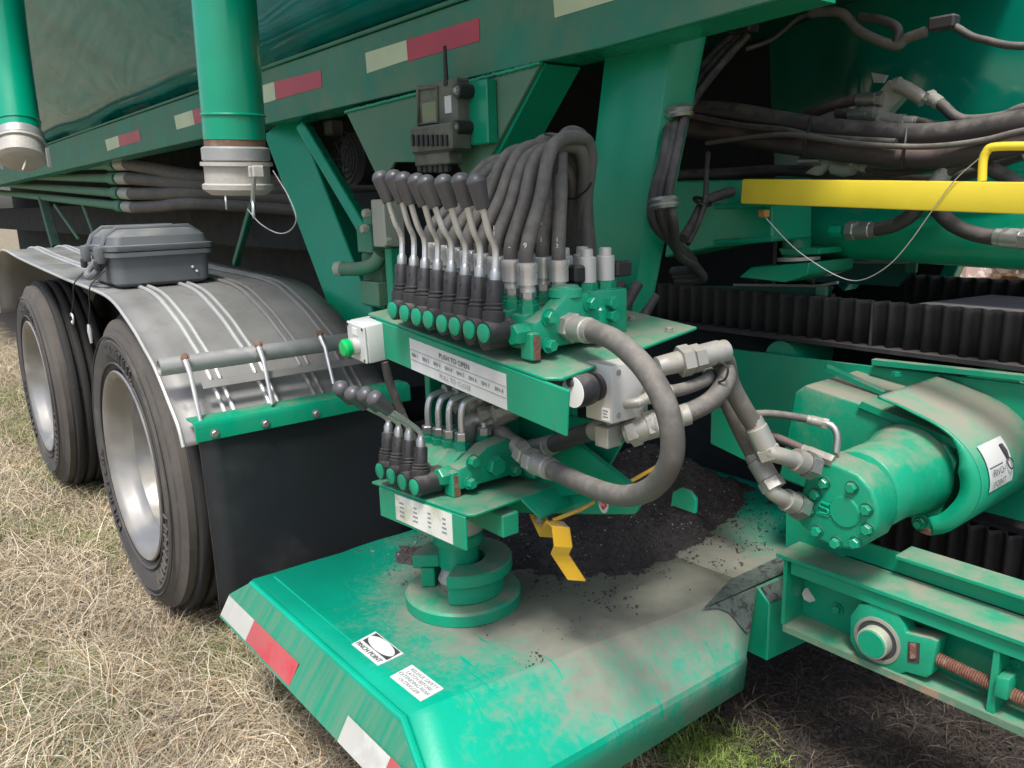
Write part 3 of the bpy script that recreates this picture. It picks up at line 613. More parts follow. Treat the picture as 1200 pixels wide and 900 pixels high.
M('rear_deck_sheet', G().prism([V(X0+.01, Y1+.001, ZT-TH), V(X0+.01, Y2, ZT-TH), V(-1.02, Y2, ZT-TH), R1+V(-.012, .002, -TH)], V(0, 0, TH-.001)), 'platform', dk)
# outboard tape side: leans in towards the top
def sp(x, z): # point on the leaning side
    return V(x, .549+max(0, z-.30)*.6, z)
zb = .300
X0S = -1.83
side = [sp(X0S, zb), sp(X0S, .348), V(-1.778, Y0-.002, ZT), V(XB-.004, Y0+.002, ZT), V(XS-.003, .575, ZS+.006), V(XS, .566, ZS-.006), V(XS, .555, ZL), sp(-1.02, .30)]
sg = G(); sg.add(side, [tuple(range(8))]); sg.add([p+V(0, .010, -.001) for p in side], [tuple(range(7, -1, -1))])
for i in range(8): j = (i+1) % 8; sg.f.append((i, 8+i, 8+j, j))
M('tape_side', sg, 'platform_side', dk, ang=20)
M('corner_fold', G().prism([sp(X0S, .347), V(-1.778, Y0, ZT-.001), V(X0, Y0+.02, ZT-.001), V(X0S+.002, Y0+.01, .350)], V(.004, 0, -.006)), 'platform', dk)
M('fold_edge', G().tube([V(X0+.012, Y0+.006, ZT-.004), V(XB-.004, Y0+.006, ZT-.004), V(XS-.006, .580, ZS+.004)], .0085, 10), 'platform', dk)
def side_tape(x0, x1, zc, h, m, nm):
    q = [sp(x0, zc-h/2)+V(0, -.0012, 0), sp(x1, zc-h/2)+V(0, -.0012, 0), sp(x1, zc+h/2)+V(0, -.0012, 0), sp(x0, zc+h/2)+V(0, -.0012, 0)]
    M(nm, G().prism(q, (0, .0008, 0)), m, dk)
side_tape(X0S+.002, -1.672, .3255, .041, 'tape_white', 'white_tape'); side_tape(-1.6715, -1.440, .3255, .041, 'tape_red', 'red_tape')
side_tape(-1.225, -1.075, .3210, .041, 'tape_white', 'white_tape'); side_tape(-1.0745, -1.0, .3210, .041, 'tape_red', 'red_tape')
# seam weld line and inboard beam at the right end
M('fold_mark', G().tube([V(X0+.02, .668, ZT+.0005), V(-1.5, .667, ZT+.0005), V(-1.15, .668, ZT+.0005)], .0018, 6), 'platform', dk)
e0 = R1+V(.004, .004, -.004)
beam_p = [e0, e0+V(.030, 0, -.028), e0+V(.030, 0, -.17), e0+V(-.12, 0, -.17), e0+V(-.12, 0, -.010)]
M('end_beam', G().prism(beam_p, (.03, .30, 0)), 'green', dk, bev=.003)
ch_n = V(.028, 0, .030).normalized()*.002; c0_, c1_ = e0+V(.001, .003, -.001)+ch_n, e0+V(.029, .003, -.027)+ch_n
M('oil_stain', G().prism([c0_, c1_, c1_+V(.028, .28, 0), c0_+V(.028, .28, 0)], ch_n*.5), 'oil', dk)
fn_ = (R2-R1).cross(L1-R1).normalized(); fn_ = fn_ if fn_.x > 0 else -fn_
def slp(s_, u): a_ = L1+(L2-L1)*s_; b_ = R1+(R2-R1)*s_; return a_*(1-u)+b_*u+fn_*.0045
M('oil_stain', G().prism([slp(.03, .80), slp(.10, .86), slp(.22, .90), slp(.62, .975), slp(.6, .992), slp(.03, .992)], fn_*.001), 'oil', dk)
M('oil_stain', G().prism([R1+V(-.012, -.17, .002), R1+V(-.002, -.004, .002), R1+V(.01, .20, .002), R1+V(-.05, .22, .002), R1+V(-.055, -.02, .002)], V(0, 0, .001)), 'oil', dk)
# stickers on the deck: positions read on the deck plane
def sticker(par, pts, name, m='white'):
    n = (pts[1]-pts[0]).cross(pts[2]-pts[0]).normalized(); n = n if n.z > 0 else -n
    return M(name, G().prism([p+n*.001 for p in pts], n*.0012), m, par), n
ps = [P(x, y, 'Z', ZT) for (x, y) in ((412, 756), (440, 741), (473, 767), (443, 781))]
stk, nn = sticker(dk, ps, 'pinch_point_sticker')
xd = (ps[2]-ps[1]); yd = (ps[1]-ps[0]); cc = (ps[0]+ps[2])/2
text('lettering', 'PINCH POINT', (ps[0]+ps[3])/2+yd*.17, xd, yd, .0150, 'ink', stk, .0035)
oc = cc+yd*.16
ovb = G(); ovb.prism([oc-xd*.43-yd*.27, oc+xd*.43-yd*.27, oc+xd*.43+yd*.30, oc-xd*.43+yd*.30], nn*.0006)
for v_ in range(len(ovb.v)): ovb.v[v_] = tuple(Vector(ovb.v[v_])+nn*.0024)
M('pictogram_field', ovb, 'ink', stk)
ov = G(); ov.prism([oc+nn*.0032+xd*.42*math.cos(t*math.pi/14)+yd*(.01+.27*math.sin(t*math.pi/14)) for t in range(28)], nn*.0006); M('pictogram_oval', ov, 'white', stk)
ps = [P(x, y, 'Z', ZT) for (x, y) in ((457, 794), (483, 780), (520, 808), (493, 823))]
stk, nn = sticker(dk, ps, 'latch_warning_sticker')
xd = (ps[2]-ps[1]); yd = (ps[1]-ps[0])
text('lettering', 'RELEASE SAFETY\nLATCH BEFORE\nEXTENDING REAR\nOUTRIGGER', (ps[0]+ps[2])/2, xd, yd, .0118, 'ink_grey', stk, .0030, space=.95)
# ------------------------------------------------------------------ outrigger latch (round socket with horseshoe)
LC = P(543, 687, 'Z', ZT+.030); LC.z = ZT
lt = T('outrigger_socket', 'green horseshoe locking socket on a round base plate on the deck', 'socket', LC)
M('base_disc', G().lathe(LC+V(0, 0, .001), EZ, [(0, .128), (.024, .128), (.029, .123), (.030, 0)], 56), 'green_dusty', lt)
def horseshoe(z0_, z1_, ri, ro, open_dir, half):
    a0 = open_dir+half; a1 = open_dir+2*math.pi-half; n = 30; out = []; inn = []
    for k in range(n+1):
        a = a0+(a1-a0)*k/n; d = V(math.cos(a), math.sin(a), 0); out.append(LC+d*ro+V(0, 0, z0_)); inn.append(LC+d*ri+V(0, 0, z0_))
    od = V(math.cos(open_dir), math.sin(open_dir), 0)
    poly = out+[inn[-1]+od*.035]+inn[::-1]+[inn[0]+od*.035]
    g = G(); vs = []; fs = []; h = V(0, 0, z1_-z0_)
    for k in range(n+1): vs += [out[k], inn[k], out[k]+h, inn[k]+h]
    for k in range(n):
        b = 4*k; c = b+4
        fs += [(b, c, c+2, b+2), (b+1, b+3, c+3, c+1), (b+2, c+2, c+3, b+3), (b, b+1, c+1, c)]
    fs += [(0, 2, 3, 1), (4*n, 4*n+1, 4*n+3, 4*n+2)]
    return g.add(vs, fs)
od_ = P(497, 704, 'Z', ZT+.03)-LC; od = math.atan2(od_.y, od_.x)
M('inner_collar', horseshoe(.0315, .075, .062, .092, od, .62), 'green_dusty', lt, bev=.002)
M('horseshoe_lip', horseshoe(.0765, .105, .050, .110, od, .66), 'green_dusty', lt, bev=.003)
pn = T('locking_post', 'round green post with grey collar standing in the horseshoe socket', 'post', LC+V(0, 0, .03))
M('foot_ball', G().lathe(LC+V(-.005, -.005, .032), EZ, [(0, .040), (.02, .048), (.04, .040), (.055, .03)], 28), 'fitting', pn)
M('post_shaft', G().lathe(LC+V(-.005, -.005, .085), EZ, [(0, .044), (.055, .044), (.056, .055), (.075, .055), (.08, .050)], 32), 'green', pn)
M('grey_collar', G().lathe(LC+V(-.005, -.005, .1655), EZ, [(0, .052), (.004, .057), (.055, .057), (.06, .052), (.095, .052), (.11, .052)], 32), 'coupling', pn)
# ================================================================== CONTROL STAND
def hose(name, label, pts, r, mat_='hose', f0=True, f1=True, group=None, n=14, fl=None, sp_=10, fm='fitting'):
    c = spline(pts, sp_); h = tag(M(name, G().tube(c, r, n), mat_), label, 'hose', group)
    def fer(p, d):
        d = d.normalized(); k = fl or r*3.2
        f = M('ferrule', G().lathe(p-d*.004, d, [(0, r*1.08), (.002, r*1.24), (k*.72, r*1.24), (k*.76, r*1.12), (k, r*1.12)], 20), fm, h)
        M('hex_nut', G().hexa(p-d*(k*.42), d, r*1.42, k*.4), fm, f)
    if f0: fer(c[0], c[3]-c[0])
    if f1: fer(c[-1], c[-4]-c[-1])
    return h
cst = T('control_stand', 'green steel stand with two shelves for the hydraulic levers', 'stand', (-1.2, 1.05, .39))
A = P(431, 367, 'Y', .80); B = P(648, 446, 'Y', .80); Cc = P(817, 383, 'Y', 1.19); D = A+(Cc-B)
ux = (B-A).normalized(); uy = (Cc-B); UL = (B-A).length; uy = (uy-ux*uy.dot(ux)).normalized(); uz = ux.cross(uy)
SHD = (Cc-B).length
def US(a, b, c): return A+ux*a+uy*b+uz*c     # upper shelf frame: along, inward, up
shelf = G(); shelf.prism([US(0, 0, -.006), US(UL-.02, 0, -.006), US(UL, .02, -.006), B+(Cc-B)-uz*.006, D-uz*.006], uz*.006)
us = M('upper_shelf', shelf, 'green_dusty', cst, bev=.0015)
sk = G().prism([US(.03, -.001, -.0065), US(UL+.035, -.001, -.0065), US(UL+.03, -.001, -.083), US(.03, -.001, -.083)], uy*.006)
skt = M('upper_front_plate', sk, 'green', cst, bev=.002)
# sign on that plate
la, lb = P(479, 386, 'Y', .798), P(593, 417, 'Y', .798)
x0s, x1s = (la-A).dot(ux), (lb-A).dot(ux)
sg_ = M('bin_sign', G().prism([US(x0s, -.0025, -.018), US(x1s, -.0025, -.018), US(x1s, -.0025, -.080), US(x0s, -.0025, -.080)], uy*.0012), 'white', skt)
xm = (x0s+x1s)/2; wS = x1s-x0s
text('lettering', 'PUSH TO OPEN', US(xm, -.003, -.030), ux, uz, .0135, 'ink', sg_, .0008)
text('lettering', 'PULL TO CLOSE', US(xm, -.003, -.069), ux, uz, .0135, 'ink_grey', sg_, .0008)
for k in range(8): text('lettering', f'BIN {k+1}', US(x0s+wS*(k+.5)/8, -.003, -.049), ux, uz, .0098, 'ink', sg_, .0008)
for zz in (-.039, -.059): M('rule_line', G().prism([US(x0s, -.0033, zz), US(x1s, -.0033, zz), US(x1s, -.0033, zz-.0006), US(x0s, -.0033, zz-.0006)], uy*.0005), 'ink_grey', sg_)
# push-button box at the left end
pbx = T('button_box', 'light grey push button box with green button at the shelf end', 'switch box', US(0, 0, -.09))
M('enclosure', G().box(US(.022, -.012, -.048), (.072, .05, .078), (ux, uy, uz)), 'white', pbx, bev=.004, seg=2)
M('lid_plate', G().box(US(.022, -.040, -.048), (.070, .006, .076), (ux, uy, uz)), 'white', pbx, bev=.002)
for sx in (-.029, .029):
    for sz in (-.032, .032): M('screw', G().lathe(US(.022+sx, -.0432, -.048+sz), -uy, [(0, .003), (.001, .003), (.0012, 0)], 10), 'ink', pbx)
M('tag_plate', G().box(US(.022, -.044, -.025), (.020, .0015, .014), (ux, uy, uz)), 'paint_white', pbx)
M('button_collar', G().lathe(US(.022, -.043, -.055), -uy, [(0, .017), (.012, .017), (.014, .014)], 24), 'block_alu', pbx)
M('push_button', G().lathe(US(.022, -.057, -.055), -uy, [(0, .012), (.003, .018), (.013, .0185), (.018, .014), (.019, 0)], 28), 'green_button', pbx)
tag(M('control_cable', G().tube(spline([US(.055, 0, -.09), US(.062, .01, -.16), US(.10, .05, -.30), US(.12, .14, -.40)], 8), .009, 10), 'hose_dark'), 'black cable hanging down from the push button box', 'cable')
# column plates that carry the shelves
colx0, colx1 = -1.47, -1.07
M('column_plate', G().bb(-1.46, -1.14, 1.06, 1.072, .64, 1.0), 'green', cst, bev=.002)
M('column_tube', G().bb(-1.40, -1.30, .98, 1.055, .60, 1.0), 'green', cst, bev=.004)
M('column_rib', G().bb(-1.475, -1.455, .93, .99, .60, 1.0), 'green', cst, bev=.002)
# curved tab with round end under the lower shelf
tb = [P(*p, 'Y', 1.04) for p in ((560, 520), (660, 545), (735, 570), (748, 590), (745, 603), (690, 604), (640, 596), (560, 590))]
tabo = M('tab_plate', G().prism([P(*p, 'Y', 1.03) for p in ((575, 560), (640, 556), (720, 552), (744, 575), (750, 592), (742, 603), (690, 603), (575, 600))], (0, .010, 0)), 'green', cst, bev=.002)
M('gusset', G().prism([P(*p, 'Y', 1.01) for p in ((590, 545), (678, 520), (742, 570), (640, 585))], (0, .012, 0)), 'green', cst, bev=.002)
M('lower_web', G().prism([P(*p, 'Y', 1.05) for p in ((560, 470), (740, 500), (705, 560), (640, 575), (560, 580))], (0, .008, 0)), 'green', cst, bev=.002)
bc = P(707, 591, 'Y', 1.028)
bst = M('maker_badge', G().prism([bc+V(.0125*math.cos(t*math.pi/12), 0, .0175*math.sin(t*math.pi/12)) for t in range(24)], (0, .0012, 0)), 'white', cst)
M('badge_diamond', G().prism([bc+V(0, -.0012, .012), bc+V(.0105, -.0012, 0), bc+V(0, -.0012, -.012), bc+V(-.0105, -.0012, 0)], (0, .001, 0)), 'red', bst)
text('lettering', 'ELK', bc+V(0, -.0014, 0), EX, EZ, .008, 'paint_white', bst, .001)
# ---- lower shelf
Al = P(441, 566, 'Y', .775); Bl = P(551, 604, 'Y', .775); Cl = P(672, 561, 'Y', 1.07)
lx = (Bl-Al).normalized(); LL = (Bl-Al).length; ly = Cl-Bl; LD = ly.length; ly = (ly-lx*ly.dot(lx)).normalized(); lz = lx.cross(ly)
lz_up = EZ
def LS(a, b, c): return Al+lx*a+ly*b+EZ*c
Dl = Al+(Cl-Bl)
ls = M('lower_shelf', G().prism([LS(-.02, 0, -.006), LS(LL-.012, 0, -.006), LS(LL, .012, -.006), Cl-EZ*.006, Dl-lx*.02-EZ*.006], EZ*.006), 'green_dusty', cst, bev=.0015)
M('lower_front_plate', G().prism([LS(.01, -.001, -.0065), LS(LL-.016, -.001, -.0065), LS(LL-.016, -.001, -.072), LS(.01, -.001, -.070)], ly*.006), 'green', cst, bev=.002)
a_, b_ = P(462, 570, 'Y', .773), P(529, 598, 'Y', .773)
l0, l1 = (a_-Al).dot(lx), (b_-Al).dot(lx)
sg2 = M('lever_sign', G().prism([LS(l0, -.0025, -.009), LS(l1, -.0025, -.009), LS(l1, -.0025, -.068), LS(l0, -.0025, -.062)], ly*.0012), 'label_dirty', cst)
for k in range(4):
    for j in range(4):
        hw_ = .0045+.004*random.random(); cxx = l0+(l1-l0)*(k+.5)/4
        M('print_line', G().prism([LS(cxx-hw_, -.0033, -.022-.009*j), LS(cxx+hw_, -.0033, -.022-.009*j), LS(cxx+hw_, -.0033, -.025-.009*j), LS(cxx-hw_, -.0033, -.025-.009*j)], ly*.0005), 'ink_grey', sg2)
M('shelf_lip', G().prism([Bl+(Cl-Bl)*.45-EZ*.0065, Cl-EZ*.0065, Cl+V(.035, 0, -.035), Bl+(Cl-Bl)*.52+V(.035, 0, -.04)], EZ*.005), 'green', cst, bev=.001)
M('shelf_bracket', G().bb(-1.36, -1.12, .86, .90, Bl.z-.075, Bl.z-.03), 'green_dusty', cst, bev=.003)
# ------------------------------------------------------------------ levers
def lever(par, piv, base, knobbase, tip, Yp, mid=None, dark=False):
    lv = bpy.data.objects.new('lever', None); col.objects.link(lv); lv.parent = par; lv.location = base-WL[par]; WL[lv] = Vector(base)
    up = (base-piv).normalized(); up = (up+EZ*1.5).normalized()
    L_ = (base-piv).length; sc = L_/.082
    bt = M('boot', G().lathe(base-up*.002, -up, [(0, .0115), (.003, .0132), (.034*sc, .0132), (.0345*sc, .0155), (.037*sc, .0155), (.0375*sc, .0135), (.040*sc, .0135), (.0405*sc, .017), (.043*sc, .0172), (.0435*sc, .0150), (.046*sc, .0150), (.0465*sc, .0182), (.060*sc, .0185), (.078*sc, .0165)], 20), 'plastic_black', lv)
    M('pin_hole', G().lathe(base-up*.016+V(.002, -.0128, 0), (.1, -1, 0), [(0, .0038), (.0012, .0038)], 12), 'ink', bt)
    M('pivot_housing', G().cyl(piv+V(0, -.006, 0), piv+V(0, .045, 0), .0185, .021, n=20), 'plastic_black', lv)
    M('pivot_cap', G().lathe(piv+V(0, -.0062, 0), -EY, [(0, .0155), (.003, .0155), (.0045, .013), (.005, 0)], 22), 'green', lv)
    p1 = base+up*.012
    M('rod_ferrule', G().lathe(base-up*.002, up, [(0, .0090), (.012, .0092), (.018, .0065)], 14), 'steel', lv)
    pts = spline([p1, p1+up*(.03 if mid is None else .012)+((knobbase-p1)*.06), knobbase*(.55)+p1*.45+up*.008, knobbase+(tip-knobbase)*.2], 6)
    M('rod', G().tube(pts, .0052, 10), 'steel_clean', lv)
    d = (tip-knobbase); K = d.length; d.normalize()
    M('knob', G().lathe(knobbase, d, [(0, .0105), (.001, .0112), (K*.72, .0152), (K*.74, .0158), (K*.80, .0158), (K*.92, .0122), (K*.98, .006), (K, 0)], 22), 'knob', lv, ang=50)
    return lv
upv = [((464, 363), (471, 308), (456, 237), (443, 200)), ((478, 367), (485, 310), (472, 237), (458, 199)), ((492, 371), (498, 313), (482, 240), (470, 201)), ((506, 374), (513, 315), (498, 241), (485, 203)),
       ((522, 379), (529, 317), (510, 243), (496, 205)), ((537, 382), (545, 321), (529, 244), (517, 204)), ((554, 386), (562, 323), (548, 243), (537, 202)), ((571, 390), (580, 327), (566, 245), (556, 203))]
v1 = T('lever_valve_bank', 'large hydraulic valve bank with eight black knobbed levers on the upper shelf', 'valve bank', US(.3, .1, 0))
secX = []
for (a, b, c, d) in upv:
    bp_ = P(*b, 'Y', .80); secX.append(bp_)
    lever(v1, P(*a, 'Y', .775), bp_, P(*c, 'Y', .775), P(*d, 'Y', .765), .8)
def section(par, bp_, zsh, wd, last=False):
    """one valve section behind a lever: body, two ports, spool cap"""
    x = bp_.x; z0 = zsh+.012
    s = M('valve_section', G().prism([V(x-wd/2, .835, z0+.004), V(x-wd/2, .975, z0), V(x-wd/2, .975, z0+.050), V(x-wd/2, .955, z0+.062), V(x-wd/2, .90, z0+.066), V(x-wd/2, .845, z0+.058), V(x-wd/2, .835, z0+.03)], (wd, 0, 0)), 'green_dusty', par, bev=.003, seg=2)
    M('spool_housing', G().cyl(V(x, .775, z0+.024), V(x, .835, z0+.024), .0165), 'plastic_black', s)
    for yy in (.868, .938): M('port_boss', G().lathe(V(x, yy, z0+.055), EZ, [(0, .018), (.018, .018), (.019, .0155), (.026, .0155)], 6, .3), 'green', s)
    return s
for bp_ in secX:
    zsh = (A+ux*((bp_.x-A.x)/ux.x)).z+.012*0
    section(v1, bp_, zsh, .036)
x8 = secX[-1].x; zsh = (A+ux*((x8-A.x)/ux.x)).z+.008
# end section: cast cover with bolts, plugs, relief valve and mounting foot
ec = M('end_cover', G().prism([V(x8+.02, .835, zsh+.01), V(x8+.02, .98, zsh+.01), V(x8+.02, .98, zsh+.075), V(x8+.02, .955, zsh+.092), V(x8+.02, .91, zsh+.095), V(x8+.02, .875, zsh+.070), V(x8+.02, .835, zsh+.055)], (.036, 0, 0)), 'green_dusty', v1, bev=.005, seg=2)
M('cover_dome', G().lathe(V(x8+.030, .925, zsh+.088), EZ, [(0, .030), (.012, .028), (.016, .022), (.018, .021), (.019, .008), (.015, 0)], 28), 'green_dusty', ec)
for (yy, zz, r_) in ((.862, .062, .011), (.862, .016, .010), (.955, .075, .011), (.965, .020, .009)): M('cover_bolt', G().bolt(V(x8+.057, yy, zsh+zz), EX, r_, .012), 'green', ec)
M('relief_plug', G().hexa(V(x8+.03, .835, zsh+.036), -EY, .0185, .028), 'green', ec)
M('mounting_foot', G().bb(x8+.028, x8+.058, .825, .845, zsh-.006, zsh+.040), 'green_dusty', v1, bev=.003)
M('foot_rust', G().bb(x8+.0585, x8+.060, .829, .842, zsh-.004, zsh+.034), 'rust', v1)
M('side_lug', G().box(V(x8+.045, .985, zsh+.035), (.03, .016, .06)), 'green', v1, bev=.004)
# ports with hoses: two per section
BC = P(655, 172, 'Y', 1.03)
HV = {}
nm_ord = ['first', 'second', 'third', 'fourth', 'fifth', 'sixth', 'seventh', 'eighth']
for k, bp_ in enumerate(secX):
    z0 = (A+ux*((bp_.x-A.x)/ux.x)).z+.012+.081
    for row, yy in enumerate((.868, .938)):
        p = V(bp_.x, yy, z0)
        fr = 1-(k/7)
        # place in the bundle: left hoses low and outside, right ones on top
        if row == 0:
            tp = P(572+10.6*k, 190-3.6*k, 'Y', .965); dn = P(652+5.0*k, 222-6.5*k, 'Y', 1.06+.008*(k % 3)); dn2 = P(663+3.4*k, 275, 'Y', 1.09)
        else:
            tp = P(598+8.0*k, 184-3.6*k, 'Y', 1.02); dn = P(660+4.0*k, 206-5.0*k, 'Y', 1.10+.008*(k % 3)); dn2 = P(670+2.8*k, 270, 'Y', 1.13)
        dn3 = dn2+V(.0, .05, -.3)
        tp = tp+V(random.uniform(-.008, .008), random.uniform(-.014, .014), random.uniform(-.024, .0)); dn = dn+V(random.uniform(-.008, .008), random.uniform(-.008, .008), random.uniform(-.012, .004))
        pts = [p+V(0, 0, .045), p+V(0, 0, .085), p*.5+tp*.5+V(-.012*fr, 0, .035), tp, tp*.4+dn*.6+V(.004, 0, .024), dn, dn2, dn3]
        h = hose('valve_hose', f'{nm_ord[k]} grey hose from the left in the {"front" if row == 0 else "back"} row behind the upper levers', pts, .0122, 'hose', False, False, 'hoses arching over the upper valve bank', sp_=8)
        HV[(k, row)] = (h, p)
        f = M('ferrule', G().lathe(p, EZ, [(0, .010), (.004, .0105), (.012, .0115), (.013, .0135), (.020, .0135), (.021, .0120), (.024, .0120), (.025, .0165), (.048, .0165), (.050, .0174), (.060, .0174), (.062, .0150)], 20), 'steel_clean', h)
        M('hex_nut', G().hexa(p+V(0, 0, .003), EZ, .0140, .012), 'steel', f)
# paint-marker figures on the front hoses
for (k, row, dz, tx, sz) in ((7, 0, .083, '9\n9', .013), (6, 0, .078, '5', .012), (6, 1, .085, '1\n6', .011), (7, 1, .090, '1\n2', .010), (6, 1, .125, '9\nS', .011), (5, 0, .105, '1\n1', .010)):
    h, p = HV[(k, row)]; f_ = V(.62, -.78, 0).normalized(); text('marker_figure', tx, p+V(0, 0, dz)+f_*.0128, V(.78, .62, 0), EZ, sz, 'paint_white', h, .001)
bc_ = P(652, 175, 'Y', 1.0)
tag(M('cable_tie', G().tube(spline([P(x, y, 'Y', .985) for (x, y) in ((638, 157), (648, 160), (654, 172), (653, 195), (651, 205))], 5), .0022, 6), 'zip'), 'thin black cable tie round the arched hose bundle', 'cable tie')
tag(M('cable_tie', G().tube(spline([P(x, y, 'Y', 1.06) for (x, y) in ((652, 224), (662, 233), (675, 232), (688, 222), (693, 214))], 5), .0020, 6), 'zip'), 'slack black cable tie drooping below the hose arch', 'cable tie')
# ------------------------------------------------------------------ solenoid valve block on upper shelf
xs0 = P(690, 397, 'Y', 1.0)
sv = T('solenoid_block', 'green square solenoid manifold with silver coils on the upper shelf', 'valve', xs0)
a = P(692, 395, 'Y', .985); b = P(724, 395, 'Y', 1.07)
zz0 = US((a.x-A.x), (a.y-A.y), 0).z
cx_ = a.x-.055; 
M('manifold', G().bb(a.x-.115, a.x+.002, .985, 1.075, zz0-.002, zz0+.086), 'green', sv, bev=.003, seg=2)
for (yy, zz) in ((1.03, .064), (1.032, .040)): M('plug', G().hexa(V(a.x+.002, yy, zz0+zz), EX, .0115, .014), 'green', sv)
for i, xx in enumerate((a.x-.090, a.x-.030)):
    for j, yy in enumerate((1.006, 1.052)):
        M('coil_base', G().hexa(V(xx, yy, zz0+.086), EZ, .019, .014), 'green', sv)
        cl_ = M('coil', G().lathe(V(xx, yy, zz0+.100), EZ, [(0, .0165), (.042, .0165), (.044, .015), (.0445, .011), (.056, .011), (.058, .009)], 24), 'block_alu', sv)
        if j == 0: M('coil_plug', G().box(V(xx-.004, yy-.026, zz0+.116), (.034, .026, .030)), 'plastic_black', cl_, bev=.004)
        else: M('coil_plug', G().box(V(xx+.004, yy+.034, zz0+.118), (.026, .04, .028)), 'plastic_black', cl_, bev=.004)
for k in range(3): M('shelf_bolt', G().bolt(US(UL-.06-.1*k, SHD-.06+.01*k, .0005), uz, .007), 'fitting', cst)
# ------------------------------------------------------------------ lower valve bank
lov = [((449, 551), (455, 505), (412, 470), (395, 450)), ((462, 557), (467, 510), (428, 476), (408, 456)), ((475, 564), (479, 514), (444, 478), (422, 457)), ((489, 570), (493, 522), (457, 482), (433, 462))]
v2 = T('lever_valve_bank', 'smaller hydraulic valve bank with four bent levers on the lower shelf', 'valve bank', LS(.15, .1, 0))
sec2 = []
for k, (a, b, c, d) in enumerate(lov):
    bp_ = P(*b, 'Y', .79); sec2.append(bp_)
    piv = P(*a, 'Y', .765); lvb = lever(v2, piv, bp_, P(*c, 'Y', .70), P(*d, 'Y', .665), .79, mid=1)
def lsz(x, y=.8): return (Al+lx*((x-Al.x)/lx.x)).z
for bp_ in sec2:
    z0 = lsz(bp_.x)+.010; x = bp_.x; wd = .040
    s = M('valve_section', G().prism([V(x-wd/2, .83, z0), V(x-wd/2, .965, z0), V(x-wd/2, .965, z0+.045), V(x-wd/2, .94, z0+.062), V(x-wd/2, .87, z0+.062), V(x-wd/2, .83, z0+.035)], (wd, 0, 0)), 'green_dusty', v2, bev=.003, seg=2)
    M('spool_housing', G().cyl(V(x, .77, z0+.026), V(x, .83, z0+.026), .0165), 'plastic_black', s)
    for yy in (.885, .94): M('port_boss', G().lathe(V(x, yy, z0+.055), EZ, [(0, .0175), (.02, .0175), (.021, .015), (.03, .015)], 6, .3), 'green', s)
x4 = sec2[-1].x; zl = lsz(x4)+.008
ec = M('end_cover', G().prism([V(x4+.022, .83, zl+.008), V(x4+.022, .985, zl+.008), V(x4+.022, .985, zl+.066), V(x4+.022, .95, zl+.086), V(x4+.022, .90, zl+.080), V(x4+.022, .86, zl+.055), V(x4+.022, .83, zl+.05)], (.042, 0, 0)), 'green_dusty', v2, bev=.005, seg=2)
for (yy, zz, r_) in ((.855, .018, .010), (.862, .060, .011), (.965, .018, .010)): M('cover_bolt', G().bolt(V(x4+.0645, yy, zl+zz), EX, r_, .012), 'green_dusty', ec)
M('hex_plug', G().hexa(V(x4+.0645, .915, zl+.040), EX, .021, .016), 'green', ec)
M('relief_plug', G().hexa(V(x4+.036, .83, zl+.034), -EY, .0185, .028), 'green', ec)
M('mounting_foot', G().bb(x4+.030, x4+.060, .818, .838, zl-.006, zl+.046), 'green_dusty', v2, bev=.003)
M('foot_rust', G().bb(x4+.0605, x4+.062, .822, .835, zl-.004, zl+.038), 'rust', v2)
M('side_block', G().box(V(x4+.075, 1.0, zl+.030), (.05, .03, .06)), 'green_dusty', v2, bev=.004)
# elbow tubes with hoses running inwards below the upper shelf
for k, bp_ in enumerate(sec2):
    z0 = lsz(bp_.x)+.010+.085
    for row, yy in enumerate((.885, .94)):
        if row == 1 and k < 2: continue
        p = V(bp_.x+.002, yy, z0); hgt = .075 if row == 0 else .045
        dirv = V(.12, 1, .10).normalized()
        pts = [p, p+V(0, 0, hgt*.6), p+V(0, 0, hgt*.92)+dirv*.008, p+V(0, 0, hgt)+dirv*.026, p+V(0, 0, hgt)+dirv*.045]
        st_ = pts[-1]
        h = hose('pressure_hose', f'{nm_ord[k]} {"front" if row == 0 else "rear"} dark hose bending inward off the lower valve bank', [st_, st_+dirv*.05+V(0, 0, .004), st_+dirv*.17+V(.005, 0, .022), st_+dirv*.30+V(.02, 0, .07), st_+dirv*.36+V(.03, .02, .16)], .0120, 'hose_dark', False, False, 'hoses below the upper shelf')
        e_ = M('elbow_tube', G().tube(spline(pts, 5), .0068, 12), 'steel_clean', h)
        M('ferrule', G().lathe(st_-dirv*.006, dirv, [(0, .010), (.002, .0150), (.036, .0150), (.040, .0135)], 18), 'fitting', h)
        M('hex_nut', G().hexa(p-V(0, 0, .003), EZ, .0145, .016), 'steel', e_)
for k in range(4):
    x_ = -1.34+.045*k; z_ = Al.z+.155+.012*(k % 2)
    hose('pressure_hose', f'{nm_ord[k]} dark hose of the stack lying beneath the upper sign', [V(x_, .93, z_), V(x_+.02, .99, z_+.012), V(x_+.05, 1.03, z_+.05), V(x_+.09, 1.045, z_+.12)], .0115, 'hose_dark', True, False, 'hose stack below the upper sign', 12, .036)
